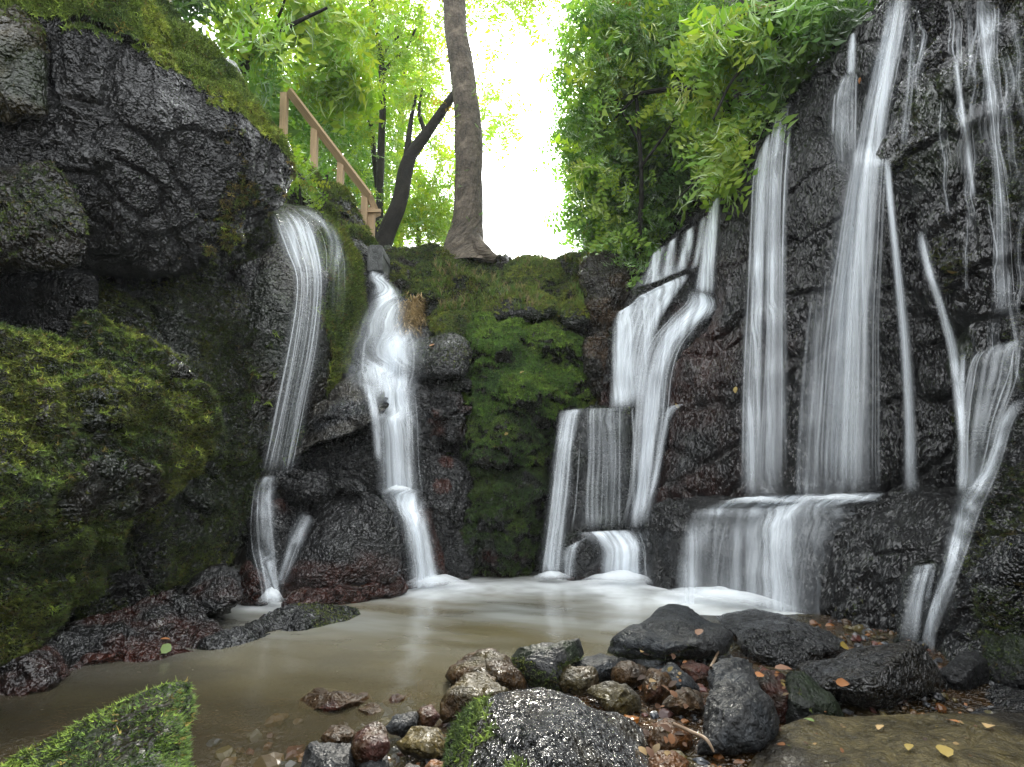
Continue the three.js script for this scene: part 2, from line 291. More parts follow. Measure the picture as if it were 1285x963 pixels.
{ // milky stream pool: brown where deep, white where the falls stir air into it
  const N = 1024, x0 = -4.4, x1 = 4.4, d0 = -2, d1 = 8.4, a = new Uint8Array(N * N * 4);
  const spots = [[P(545, 740, 6.8), 0.95, 1.0], [P(620, 740, 6.7), 0.8, 0.75], [P(780, 732, 6.9), 1.0, 1.0], [P(690, 732, 6.9), 0.7, 0.75], [P(860, 760, 6.0), 0.8, 1.0], [P(960, 790, 5.2), 0.6, 0.9], [P(1080, 815, 4.5), 0.35, 0.6], [P(335, 772, 5.7), 0.3, 0.8], [P(290, 770, 5.7), 0.25, 0.5], [P(1140, 820, 4.3), 0.3, 0.7]];
  for (let j = 0; j < N; j++) for (let i = 0; i < N; i++) {
    const x = mix(x0, x1, i / N), d = mix(d0, d1, j / N), z = -d; // flow drifts from the falls to the lower left
    const fx = x * 0.8 - d * 0.25, fz = d * 0.55 + x * 0.2;
    let m = 0.28 + 0.75 * fbm(fx * 0.9 + 3, 2, fz * 2.4, 4) + 0.45 * fbm(fx * 2.2, 8, fz * 11, 3);
    const nr = 1; let foam = 0; for (const [p, r, s] of spots) { const q = Math.hypot(x - p.x, (z - p.z) * 1.1) / r; foam = Math.max(foam, s * Math.exp(-q * q * 1.3) * (0.75 + 0.5 * fbm(x * 5 + 1, 4, z * 5, 3))); }
    foam = clamp(foam * 1.35);
    const mk = clamp(m + 0.12) * 0.95 * sstep(3.2, 6.4, d) + 0.03, t = sstep(-0.25, 0.35, fbm(x * 0.8 + 7, 5, d * 0.9, 3));
    let c = [mix(0.045, 0.12, t) * nr, mix(0.036, 0.098, t) * nr, mix(0.016, 0.045, t) * nr];
    c = c.map((v, k) => mix(mix(v, [0.36, 0.38, 0.37][k], mk), [0.82, 0.85, 0.86][k], foam));
    const k = (j * N + i) * 4; for (let q = 0; q < 3; q++) a[k + q] = 255 * Math.pow(clamp(c[q]), 1 / 2.2);
    a[k + 3] = 255 * clamp(0.2 + 0.72 * sstep(2.7, 4.6, d) + 0.5 * foam + 0.3 * mk + 0.12 * fbm(x * 2, 3, d * 4, 3));
  }
  const t = new THREE.DataTexture(a, N, N, THREE.RGBAFormat); t.magFilter = THREE.LinearFilter; t.minFilter = THREE.LinearMipmapLinearFilter; t.generateMipmaps = true; t.colorSpace = THREE.SRGBColorSpace; t.needsUpdate = true;
  const n = 160, g = new THREE.PlaneGeometry(x1 - x0, d1 - d0, n, n); g.rotateX(-Math.PI / 2); g.translate((x0 + x1) / 2, 0, -(d0 + d1) / 2);
  const p = g.attributes.position; for (let i = 0; i < p.count; i++) { const x = p.getX(i), z = p.getZ(i); p.setY(i, 0.012 * fbm(x * 2.2 - z, 1, z * 4, 3) + 0.02 * Math.max(0, ...spots.map(([q, r, s]) => s * Math.exp(-(((x - q.x) ** 2 + (z - q.z) ** 2) / (r * r * 0.4)))))); }
  g.computeVertexNormals();
  const m = mesh('pool_water', g, new THREE.MeshPhysicalMaterial({ name: 'pool_water', map: t, transparent: true, roughness: 0.16, ior: 1.33, bumpMap: tex(256, (() => { const q = sumNoise(256, [[4, 1], [9, 0.6], [17, 0.3]], 77); return (i, j) => [q[j * 256 + i], q[j * 256 + i], q[j * 256 + i]]; })()), bumpScale: 0.004 }));
  tag(m, 'brown milky stream pool below the falls', null, null, 'structure');
}
{ // bed and gravel bank: rises out of the water on the near right
  const shore = (x, z) => { const d = -z; const e = x - mix(-0.75, 0.95, sstep(2.4, 4.6, d)); return clamp(-0.22 + 0.245 * sstep(-0.5, 0.55, e) + 0.02 * fbm(x * 3, 1, z * 3), -0.42, 0.2); };
  const n = 150, g = new THREE.PlaneGeometry(8, 8.2, n, n); g.rotateX(-Math.PI / 2); g.translate(0.2, 0, -2.6);
  const p = g.attributes.position, col = []; for (let i = 0; i < p.count; i++) { const x = p.getX(i), z = p.getZ(i); p.setY(i, shore(x, z) * sstep(6.2, 5.2, -z) - 0.44 * sstep(5.2, 6.2, -z)); const c = paint(C.brown, C.olive, 2)(x, 0, z, 0, 1, 0, 4); col.push(...c); }
  g.setAttribute('color', new THREE.Float32BufferAttribute(col, 3)); g.computeVertexNormals();
  const uv = g.attributes.uv; for (let i = 0; i < p.count; i++) uv.setXY(i, p.getX(i), p.getZ(i));
  const m = mesh('stream_bed', g, knobMat); tag(m, 'brown gravel bed of the stream rising into a bank', null, null, 'structure');
}

// ---------------------------------------------------------------- left side
const mossThick = { cov: 0.45, up: 0.25, patch: 0.9, dens: 6000, size: 0.036, hang: -0.55, out: 0.45 };
rock('boulder', 'huge overhanging wet boulder with bright moss cap above the left bank', 'boulder', {
  o: [[-330, -90], [60, -90], [170, -50], [213, 6], [252, 52], [292, 80], [316, 118], [339, 158], [357, 180], [363, 221], [351, 252], [331, 280], [296, 308], [252, 331], [189, 350], [126, 345], [79, 336], [24, 332], [-60, 335], [-330, 300]], c: [120, 150],
  pts: [[-100, 0, 4.3], [-100, 250, 4.2], [60, 100, 4.35], [60, 300, 4.5], [200, 120, 4.7], [200, 300, 4.9], [300, 180, 5.2], [340, 220, 5.5], [160, 40, 4.5], [230, 60, 4.95], [100, -10, 4.25], [120, 200, 4.45]],
  th: 0.45, back: 1.6, rough: 0.085, freq: 1.4, crack: 0.5, drip: 0.03, step: 3, col: paint(C.black, C.dark, 2), mat: knobMat,
  moss: [{ cov: -0.9, up: 0.9, patch: 0.3, dens: 5000, size: 0.05, hang: -0.25, yellow: 0.03, zone: (x, y, q) => 1.6 * sstep(-18, 18, 28 + Math.max(0, x - 130) * 0.72 - y + 45 * fbm(q.x * 3, q.y * 3, q.z * 3, 3)), tone: 1.5 }, { cov: -0.62, up: 0.1, patch: 1.1, f: 4, dens: 1800, size: 0.055, hang: -0.5, out: 0.4, thin: 1, yellow: 0.4, tone: 1.3, zone: (x, y) => 0.75 * sstep(190, 290, x) * sstep(110, 190, y) }] });
rock('boulder', 'dull green rounded rock tucked against the huge overhanging boulder', 'boulder', {
  o: [[-200, 190], [20, 202], [62, 206], [92, 236], [106, 280], [100, 326], [60, 338], [-200, 340]], d: 4.22, th: 0.2, back: 0.6, rough: 0.06, pw: 3, col: paint(C.soil, C.dgreen, 2), moss: { cov: 0.05, up: 0.4, dens: 1600, size: 0.03, tone: 0.7 } });
rock('boulder', 'tall mossy brown rock column against the huge overhanging boulder', 'boulder', {
  o: [[-200, -10], [20, 8], [50, 28], [56, 80], [60, 130], [40, 150], [-200, 150]], d: 4.1, th: 0.25, back: 0.6, rough: 0.05, col: paint(C.olive, C.green, 2), moss: { cov: 0.1, up: 0.4, dens: 1600, size: 0.03, tone: 0.8 } });
rock('rock_slab', 'wet purplish slab glinting in the dark gap under the overhang', 'rock', {
  o: [[-200, 325], [0, 328], [50, 330], [95, 335], [118, 350], [112, 405], [88, 432], [20, 440], [-200, 440]], d: 4.85, th: 0.2, back: 0.7, rough: 0.05, col: paint(C.blue, C.dark, 3), mat: knobMat });
rock('boulder', 'large moss-hung boulder with a mossy lip above the left bank', 'boulder', {
  o: [[-280, 405], [0, 420], [51, 432], [99, 424], [114, 387], [138, 398], [189, 423], [237, 437], [247, 454], [246, 478], [268, 492], [262, 525], [240, 575], [206, 616], [176, 656], [160, 695], [149, 715], [123, 750], [90, 778], [56, 802], [19, 824], [-280, 920]], c: [80, 600],
  pts: [[-100, 430, 3.7], [-100, 600, 3.3], [-100, 800, 3.35], [60, 500, 3.75], [60, 640, 3.6], [40, 780, 3.7], [160, 480, 4.2], [180, 600, 4.3], [120, 420, 4.5], [230, 460, 4.7], [250, 510, 4.8], [110, 700, 4.1]],
  th: 0.35, back: 1.2, rough: 0.12, freq: 1.8, crack: 0.4, cushion: 0.1, col: paint(C.dgreen, C.soil, 2.2), moss: [{ ...mossThick, cov: 0.5, size: 0.036, dens: 7000, yellow: 0.12, patch: 1.2, out: 0.4, hang: -0.6, tone: 0.62 }, { cov: -0.35, up: 1.0, patch: 0.5, dens: 2600, size: 0.036, hang: -0.1, tone: 1.2 }] });
rock('mossy_rock_face', 'dark mossy rock face running back beneath the overhanging boulder', 'rock face', {
  o: [[80, 345], [150, 318], [230, 298], [290, 270], [330, 262], [352, 290], [352, 400], [338, 500], [322, 600], [310, 690], [275, 722], [200, 748], [110, 775], [80, 700], [80, 500]], c: [210, 540],
  pts: [[100, 400, 5.0], [100, 740, 4.6], [200, 400, 5.5], [200, 700, 5.1], [300, 330, 6.3], [330, 450, 6.3], [300, 650, 5.9], [260, 560, 5.6]], th: 0.3, back: 1.4, rough: 0.12, freq: 1.7, cushion: 0.08, col: paint(C.black, C.dgreen, 2), moss: { ...mossThick, cov: 0.2, dens: 4000, tone: 0.6 } });
rock('domed_boulder', 'smooth domed boulder fringed with moss that the thin fall slides over', 'boulder', {
  o: [[318, 330], [335, 282], [347, 262], [364, 255], [390, 260], [415, 276], [438, 300], [452, 335], [459, 375], [458, 425], [442, 470], [418, 505], [398, 545], [372, 600], [325, 640], [302, 600], [305, 420]], c: [380, 410],
  pts: [[335, 300, 6.7], [360, 268, 7.3], [400, 285, 7.5], [440, 320, 7.9], [455, 400, 8.0], [430, 470, 7.5], [370, 350, 6.7], [390, 420, 6.75], [350, 500, 6.45], [330, 600, 6.3], [410, 350, 6.95]], th: 0.45, back: 1.5, rough: 0.05, freq: 2, crack: 0.2, col: paint(C.dgreen, C.soil, 2.5),
  moss: { cov: -0.3, up: 0.2, patch: 0.6, dens: 2200, size: 0.075, hang: -0.4, tone: 1.1, zone: (x, y) => 0.9 * sstep(385, 425, x - Math.max(0, y - 330) * 0.1) + 0.3 * sstep(430, 500, y) } });
rock('bank_slab', 'long low black slab along the left waterline', 'rock', {
  o: [[-60, 895], [-30, 850], [25, 826], [85, 792], [140, 766], [215, 746], [258, 776], [275, 800], [265, 822], [225, 834], [180, 836], [130, 835], [100, 838], [50, 858], [0, 882]], c: [165, 820], pts: [G(0, 880, -0.02), G(100, 838, -0.02), G(180, 837, -0.02), G(265, 822, -0.02), G(150, 800, 0.12), G(215, 760, 0.2), G(140, 770, 0.2), G(60, 840, 0.1), G(30, 830, 0.15), G(258, 778, 0.12)], th: 0.05, back: 0.5, rough: 0.05, freq: 3, col: paint(C.dark, C.red, 2, 0.05, 0.4, [C.red, 0.07]), mat: knobMat });
rock('bank_slab', 'knobbly dark rock beside the small splash pool on the left bank', 'rock', {
  o: [[222, 768], [233, 740], [255, 718], [285, 711], [300, 722], [304, 750], [285, 768], [250, 775]], d: 4.95, lean: 0.2, th: 0.15, back: 0.4, rough: 0.05, freq: 4, col: paint(C.dark, C.red, 3), mat: knobMat });
rock('bank_slab', 'low oval rock with a film of dark moss jutting into the pool', 'rock', {
  o: [[255, 806], [300, 786], [340, 769], [380, 760], [420, 758], [446, 763], [453, 772], [435, 783], [400, 791], [350, 797], [310, 812], [268, 822]], pts: [G(270, 820, -0.02), G(350, 797, -0.02), G(435, 783, -0.02), G(380, 761, 0.1), G(300, 788, 0.1), G(446, 764, 0.05), G(380, 780, 0.06)], th: 0.04, back: 0.35, rough: 0.035, freq: 4, col: paint(C.grey, C.dgreen, 3), mat: knobMat, moss: { cov: -0.45, up: 0.3, dens: 3000, size: 0.018, tone: 0.6, zone: x => 0.5 * sstep(350, 400, x) } });
rock('bank_rock', 'brick red wet rock between the two trickles', 'rock', {
  o: [[296, 766], [299, 722], [310, 704], [326, 716], [339, 742], [332, 762]], d: 5.6, th: 0.12, rough: 0.03, freq: 5, col: paint(C.red, C.dark, 3, 0.1, 0.5) });

// ---------------------------------------------------------------- rocks of the left cascade
rock('cascade_rock', 'back rock under the thin fall with water fanning over it', 'rock', {
  o: [[306, 615], [335, 598], [380, 606], [402, 632], [392, 668], [366, 705], [352, 748], [322, 748], [308, 700], [302, 655]], pts: [[310, 620, 6.1], [340, 602, 6.5], [395, 640, 6.2], [350, 700, 5.95], [330, 740, 5.9], [350, 640, 6.0]], th: 0.2, rough: 0.05, freq: 3, facet: 0.2, col: paint(C.grey, C.red, 2, 0, 0.4) });
rock('cascade_rock', 'creased dark rock where the thin fall lands', 'rock', {
  o: [[330, 602], [345, 592], [375, 594], [400, 588], [416, 600], [413, 618], [395, 624], [360, 616]], d: 6.15, lean: 0.15, th: 0.12, rough: 0.05, freq: 5, crack: 1, col: paint(C.dark, C.grey, 3) });
rock('cascade_rock', 'small wet rock beside the landing of the middle cascade', 'rock', {
  o: [[414, 606], [430, 599], [448, 602], [459, 612], [456, 621], [420, 622]], d: 6.3, th: 0.1, rough: 0.03, freq: 5, col: paint(C.grey, C.blue, 3) });
rock('cascade_rock', 'pale wet tilted slab beside the middle cascade', 'rock', {
  o: [[367, 576], [380, 545], [392, 514], [408, 490], [434, 471], [464, 476], [482, 492], [482, 516], [462, 534], [440, 545], [400, 557]], soft: 0.1, pts: [[370, 572, 6.4], [440, 540, 6.3], [478, 515, 6.5], [408, 492, 6.95], [440, 474, 7.2], [478, 490, 7.0], [425, 515, 6.55]], th: 0.12, back: 0.5, rough: 0.06, freq: 3, crack: 0.9, ridge: 0.9, col: paint(C.pale, C.blue, 3), mat: knobMat });
rock('cascade_rock', 'black hollowed boulder under the pale slab', 'rock', {
  o: [[358, 590], [372, 568], [420, 548], [462, 528], [500, 525], [520, 560], [520, 610], [470, 622], [400, 616]], d: 6.65, th: 0.25, back: 0.6, rough: 0.05, col: paint(C.grey, C.blue, 2) });
rock('cascade_rock', 'big split boulder, pale wet left face and black right face, beside the cascade foot', 'rock', {
  o: [[400, 614], [444, 619], [475, 624], [486, 630], [497, 643], [504, 673], [501, 707], [491, 728], [444, 734], [393, 740], [354, 756], [347, 744], [362, 704], [380, 661], [391, 634]], soft: 0.1, c: [430, 680], pts: [[400, 616, 6.55], [350, 750, 5.85], [380, 665, 6.25], [440, 622, 6.45], [475, 628, 6.1], [440, 660, 6.0], [413, 686, 5.85], [380, 722, 5.7], [500, 700, 6.1], [470, 725, 5.95], [500, 650, 6.2], [440, 720, 5.85]], th: 0.08, back: 0.6, rough: 0.035, freq: 3, crack: 0.3, step: 2.5, col: paint(C.dark, C.grey, 2, -0.2, 0.2, [C.red, 0.42]), mat: knobMat });
rock('cascade_rock', 'low red brown wet ledge at the foot of the split boulder', 'rock', {
  o: [[350, 764], [372, 742], [400, 735], [440, 737], [478, 726], [500, 722], [514, 735], [510, 746], [480, 753], [440, 762], [400, 766]], d: 5.75, turn: 0.35, lean: 0.05, th: 0.1, rough: 0.03, freq: 5, crack: 0.9, col: paint(C.red, C.brown, 3, 0, 0.3), mat: knobMat });
rock('cascade_rock', 'dark rock flank under the grey spout', 'rock', {
  o: [[402, 350], [413, 312], [440, 298], [466, 318], [486, 345], [482, 390], [470, 430], [442, 455], [412, 450]], d: 8.45, th: 0.3, rough: 0.07, facet: 0.2, col: paint(C.dark, C.grey, 3) });
rock('cascade_rock', 'rounded rock under the broad step of the middle cascade', 'rock', {
  o: [[436, 468], [448, 420], [468, 388], [496, 368], [522, 386], [538, 420], [546, 462], [532, 500], [480, 508], [440, 498]], pts: [[450, 420, 8.0], [490, 375, 8.4], [530, 400, 8.2], [490, 430, 7.7], [445, 480, 7.4], [540, 480, 7.5], [490, 490, 7.3]], th: 0.2, back: 0.6, rough: 0.06, col: paint(C.dark, C.blue, 3) });
rock('cascade_rock', 'upright dark rock behind the narrow drop of the middle cascade', 'rock', {
  o: [[458, 505], [495, 480], [535, 488], [552, 560], [542, 622], [490, 632], [468, 600]], d: 7.15, th: 0.2, back: 0.5, rough: 0.05, col: paint(C.dark, C.blue, 3) });
rock('cascade_rock', 'smooth sloping rock carrying the last chute into the pool', 'rock', {
  o: [[478, 618], [510, 610], [532, 622], [545, 660], [556, 700], [562, 742], [500, 742], [496, 680]], pts: [[480, 620, 6.6], [520, 615, 6.9], [540, 660, 6.6], [510, 660, 6.45], [505, 735, 6.4], [560, 738, 6.6]], th: 0.15, back: 0.5, rough: 0.03, col: paint(C.dark, C.red, 3) });

// ---------------------------------------------------------------- middle rocks
rock('middle_rock', 'rounded dark boulder with one orange leaf beside the middle cascade', 'rock', {
  o: [[495, 466], [508, 441], [540, 425], [567, 417], [588, 426], [592, 450], [582, 474], [530, 478]], d: 7.35, lean: 0.2, th: 0.3, rough: 0.04, col: paint(C.grey, C.dgreen, 2.5), moss: { cov: -0.25, up: 0.4, dens: 2400, size: 0.025, tone: 0.6 } });
rock('middle_rock', 'dark undercut ledge below the rounded boulder', 'rock', {
  o: [[500, 470], [540, 468], [585, 470], [588, 490], [560, 500], [515, 494]], d: 7.5, th: 0.15, rough: 0.05, crack: 0.9, col: paint(C.grey, C.dgreen, 3) });
rock('middle_rock', 'cracked wet rock stained rusty, shining beside the moss', 'rock', {
  o: [[512, 492], [528, 482], [578, 488], [584, 520], [580, 574], [548, 570], [522, 553], [510, 520]], d: 7.2, th: 0.15, rough: 0.09, freq: 3.5, crack: 1.2, facet: 0.15, col: paint(C.grey, C.red, 3.5, 0.0, 0.3) });
rock('middle_rock', 'pointed black rock at the right edge of the last chute', 'rock', {
  o: [[499, 626], [524, 586], [550, 569], [578, 572], [596, 600], [598, 700], [590, 732], [556, 728], [540, 700], [520, 660]], pts: [[502, 625, 6.9], [550, 575, 7.1], [590, 600, 7.1], [550, 640, 6.85], [560, 725, 6.85], [592, 725, 6.9]], th: 0.2, rough: 0.05, col: paint(C.dark, C.grey, 2.5, -0.1, 0.4, [C.red, 0.12]), moss: { cov: -0.4, up: 0.2, dens: 2400, size: 0.025, tone: 0.5 } });
const mossPile = { cov: 0.22, up: 0.95, patch: 0.8, f: 3, dens: 5000, size: 0.042, hang: -0.25, yellow: 0.05, green: 1 };
const pile = (label, o, pts, m = {}, x = {}) => rock('mossy_boulder', label, 'boulder', { o, pts, th: 0.8, pw: 1.9, back: 0.6, rough: 0.1, freq: 2.4, cushion: 0.14, step: 3, col: paint(C.dgreen, C.soil, 3), moss: { ...mossPile, ...m }, ...x });
pile('lower dark mossy boulder standing in the pool between the cascades', [[560, 610], [575, 578], [620, 573], [680, 578], [692, 592], [684, 640], [678, 700], [664, 724], [640, 732], [590, 734], [556, 732], [548, 700]], [[570, 600, 7.05], [680, 590, 7.15], [620, 600, 6.95], [620, 680, 6.85], [560, 720, 6.95], [670, 715, 7.05], [640, 725, 6.9]], { cov: 0.12, tone: 0.42 }, { col: paint(C.dark, C.dgreen, 3, -0.1, 0.3, [C.red, 0.1]) });
pile('blocky mossy boulder on top of the dark one between the cascades', [[570, 578], [574, 540], [582, 513], [620, 508], [662, 522], [696, 534], [696, 562], [684, 590], [640, 596], [590, 594]], [[580, 520, 7.3], [690, 540, 7.35], [630, 550, 7.0], [640, 590, 7.0], [580, 590, 7.05], [640, 515, 7.35]], { tone: 0.65 });
pile('broad mossy boulder halfway up the pile between the cascades', [[578, 490], [588, 462], [604, 444], [640, 434], [682, 440], [722, 452], [748, 476], [750, 504], [722, 520], [694, 538], [650, 546], [600, 540], [578, 524]], [[590, 460, 7.6], [640, 440, 7.75], [740, 480, 7.8], [660, 490, 7.25], [600, 510, 7.2], [700, 530, 7.4], [640, 535, 7.15]], {});
pile('bright mossy dome on top of the pile between the cascades', [[570, 418], [580, 398], [605, 389], [640, 392], [664, 402], [674, 430], [668, 462], [630, 476], [590, 470], [576, 444]], [[580, 405, 8.1], [620, 392, 8.2], [660, 410, 8.0], [620, 430, 7.6], [600, 460, 7.5], [660, 455, 7.6]], { tone: 1.15 });
pile('mossy hump beside the bright dome on top of the pile', [[652, 404], [690, 398], [716, 406], [734, 428], [742, 454], [722, 466], [680, 468], [660, 454], [650, 425]], [[660, 410, 8.1], [700, 402, 8.3], [735, 430, 8.2], [690, 430, 7.8], [720, 458, 7.9], [670, 455, 7.7]], { tone: 1.05 });
rock('bank', 'mossy earth bank with roots and grass at the head of the ravine', 'bank', {
  o: [[462, 350], [482, 312], [540, 306], [580, 316], [620, 321], [700, 330], [735, 318], [775, 316], [812, 330], [806, 410], [785, 470], [755, 520], [700, 520], [600, 500], [520, 470], [500, 420]], c: [640, 400],
  pts: [[470, 350, 8.9], [540, 310, 9.4], [620, 324, 9.5], [700, 332, 9.5], [780, 330, 9.0], [560, 360, 8.8], [640, 370, 8.8], [720, 380, 8.7], [780, 420, 8.5], [600, 410, 8.3], [720, 440, 8.4], [740, 500, 8.1], [560, 450, 8.2]], th: 0.15, back: 1.2, rough: 0.14, freq: 2.2, crack: 0.3, cushion: 0.08, col: paint(C.soil, C.dgreen, 2.5), moss: [{ cov: 0.1, up: 0.5, patch: 1.0, dens: 2200, size: 0.05, tone: 0.8, hang: 0.1 }] });
for (const [label, o, d, m] of [
  ['mossy rock below the roots of the tall tree', [[512, 372], [520, 340], [545, 326], [572, 336], [578, 362], [560, 382], [530, 386]], 8.75, 0.2],
  ['low grey rock among grass in the middle of the bank', [[600, 392], [612, 366], [650, 358], [690, 370], [700, 392], [660, 402], [620, 402]], 8.3, -0.35],
  ['mossy lump at the crest of the bank beside the light gap', [[628, 350], [640, 328], [668, 320], [700, 330], [706, 352], [680, 366], [645, 364]], 9.0, 0.25],
  ['small dark rock half sunk in the right side of the bank', [[700, 400], [708, 374], [732, 362], [752, 380], [750, 404], [726, 414]], 8.35, -0.2],
  ['little mossy knob beside the clump of dry grass', [[536, 420], [540, 396], [562, 384], [586, 394], [588, 416], [566, 428]], 8.05, 0.2]])
  rock('bank_rock', label, 'rock', { o, d, lean: 0.3, th: 0.3, pw: 1.9, back: 0.4, rough: 0.07, freq: 3, facet: 0.1, col: paint(C.grey, C.dgreen, 3), moss: { cov: m, up: 0.8, patch: 0.8, dens: 4000, size: 0.04, tone: 1.0, hang: -0.1 } });
rock('bank', 'mossy earth shelf under the timber railing', 'bank', {
  o: [[338, 262], [346, 200], [356, 180], [375, 196], [405, 222], [440, 246], [466, 300], [478, 342], [458, 350], [430, 300], [400, 285], [365, 275]], c: [410, 258], pts: [[350, 200, 8.5], [400, 230, 8.7], [465, 305, 9.0], [350, 255, 8.2], [400, 275, 8.4], [450, 330, 8.7]], th: 0.15, back: 0.9, rough: 0.08, freq: 3, col: paint(C.soil, C.dgreen, 3), moss: { cov: 0.15, up: 0.4, dens: 2000, size: 0.07, hang: -0.3 } });
rock('bank_rock', 'dark vine-draped rock between the mossy bank and the right cascade', 'rock', {
  o: [[726, 330], [740, 318], [765, 316], [790, 322], [806, 345], [800, 400], [780, 440], [752, 450], [736, 420], [730, 370]], d: 8.2, th: 0.25, back: 0.7, rough: 0.08, freq: 3, facet: 0.2, col: paint(C.soil, C.brown, 3), moss: { cov: -0.4, up: 0.3, dens: 1800, size: 0.04, tone: 0.8 } });
rock('bank_rock', 'brown rock bristling with roots left of the right cascade', 'rock', {
  o: [[732, 430], [760, 415], [785, 420], [790, 470], [780, 510], [750, 520], [738, 480]], d: 7.9, th: 0.2, rough: 0.07, freq: 4, col: paint(C.brown, C.soil, 4) });

// ---------------------------------------------------------------- right cascade and cliff
rock('cascade_wall', 'stepped dark rock wall under the right cascade', 'rock face', {
  o: [[752, 500], [762, 440], [768, 400], [790, 372], [806, 335], [838, 297], [868, 275], [900, 240], [930, 250], [930, 380], [905, 400], [868, 436], [846, 480], [842, 540], [826, 600], [812, 670], [800, 705], [758, 705], [752, 600]], c: [815, 480],
  pts: [[768, 410, 7.75], [800, 375, 7.85], [850, 345, 7.75], [810, 330, 8.3], [840, 297, 8.3], [870, 278, 8.1], [905, 245, 7.8], [880, 330, 7.9], [890, 390, 7.5], [850, 400, 7.6], [800, 440, 7.6], [790, 520, 7.5], [835, 500, 7.35], [820, 600, 7.2], [775, 690, 7.2], [800, 690, 7.15]], th: 0.15, back: 1.2, rough: 0.06, freq: 2.5, crack: 0.8, col: paint(C.dark, C.red, 2, 0.05, 0.5) });
rock('cascade_block', 'square mossy block with a flat wet top inside the right cascade', 'rock', {
  o: [[702, 520], [745, 511], [792, 513], [800, 545], [796, 620], [790, 672], [762, 700], [742, 726], [705, 730], [678, 726], [685, 680], [693, 600], [698, 550]], soft: 0.12, pts: [[705, 520, 7.25], [790, 515, 7.35], [745, 513, 7.4], [745, 530, 7.1], [700, 600, 7.1], [780, 600, 7.1], [690, 715, 7.05], [770, 680, 7.05]], th: 0.1, back: 0.7, rough: 0.05, freq: 3, col: paint(C.dark, C.dgreen, 3), moss: { cov: -0.3, up: 0.1, dens: 2400, size: 0.03, tone: 0.6 } });
rock('cascade_block', 'small dark cube of rock at the foot of the right cascade', 'rock', {
  o: [[710, 730], [713, 682], [734, 666], [762, 668], [766, 690], [758, 722], [736, 731]], soft: 0.12, d: 6.95, th: 0.1, rough: 0.03, col: paint(C.dark, C.red, 3, 0, 0.4, [C.red, 0.12]) });
rock('cascade_block', 'rounded block under the thick white foot of the right cascade', 'rock', {
  o: [[752, 732], [756, 695], [772, 682], [800, 682], [812, 700], [814, 732]], d: 6.95, th: 0.12, rough: 0.03, col: paint(C.dark, C.blue, 3) });
const cliffCol = (x, y, z, nx, ny, nz, o) => { const a = paint(C.black, C.dark, 1.6)(x, y, z, nx, ny, nz, o), t = sstep(3.0, 2.0, x + 0.8 * fbm(x, y, z, 3)) * sstep(-0.35, 0.15, fbm(x * 2 + 5, y * 2, z * 2, 3)); return a.map((v, i) => mix(v, C.red[i] * 0.65, t)); };
rock('cliff', 'tall black wet cliff the long right falls run down', 'cliff', {
  o: [[900, 262], [912, 240], [945, 168], [985, 122], [1030, 88], [1062, 50], [1095, 10], [1140, -80], [1240, -120], [1540, -120], [1540, 650], [1190, 656], [1000, 660], [880, 656], [818, 648], [835, 540], [838, 470], [880, 412], [905, 385], [892, 330]], c: [1050, 380],
  pts: [[905, 260, 7.3], [900, 400, 7.0], [845, 500, 7.1], [830, 630, 6.95], [900, 620, 6.6], [960, 180, 6.6], [960, 400, 6.45], [960, 630, 6.2], [1050, 80, 6.0], [1050, 250, 5.75], [1050, 450, 5.75], [1060, 640, 5.55], [1140, 0, 5.3], [1150, 300, 5.15], [1160, 640, 4.95], [1280, 0, 4.7], [1280, 400, 4.6], [1300, 640, 4.5], [1010, 120, 6.5]], th: 0.25, back: 1.6, rough: 0.07, freq: 1.5, crack: 0.7, ridge: 0.7, drip: 0.025, step: 3, uv: 1.2, uvv: 0.42, col: cliffCol, mat: knobMat,
  moss: { cov: -0.55, up: 0.1, patch: 0.9, dens: 900, size: 0.035, hang: -0.6, out: 0.4, thin: 1, tone: 0.5 } });
rock('cliff_ledge', 'broad rock ledge under the long right falls', 'ledge', {
  o: [[806, 655], [826, 632], [880, 622], [1000, 620], [1100, 618], [1200, 608], [1225, 640], [1200, 700], [1178, 760], [1160, 826], [1085, 826], [1000, 800], [900, 770], [852, 750], [815, 735]], soft: 0.15, c: [1010, 700],
  pts: [[820, 640, 6.75], [880, 625, 6.6], [1000, 623, 6.0], [1190, 614, 4.95], [880, 644, 6.25], [1000, 650, 5.6], [1050, 636, 5.4], [1190, 630, 4.6], [870, 700, 6.2], [880, 745, 6.15], [1000, 720, 5.45], [1000, 790, 5.35], [1120, 700, 4.75], [1120, 800, 4.6], [820, 700, 6.7]], th: 0.12, back: 0.8, rough: 0.05, freq: 2.4, crack: 0.5, drip: 0.015, uv: 1.2, uvv: 0.42, mat: knobMat, col: paint(C.black, C.dark, 2), moss: { cov: -0.5, up: 0.1, patch: 0.8, dens: 1500, size: 0.025, tone: 0.4, zone: x => 0.35 * sstep(1040, 1120, x) } });
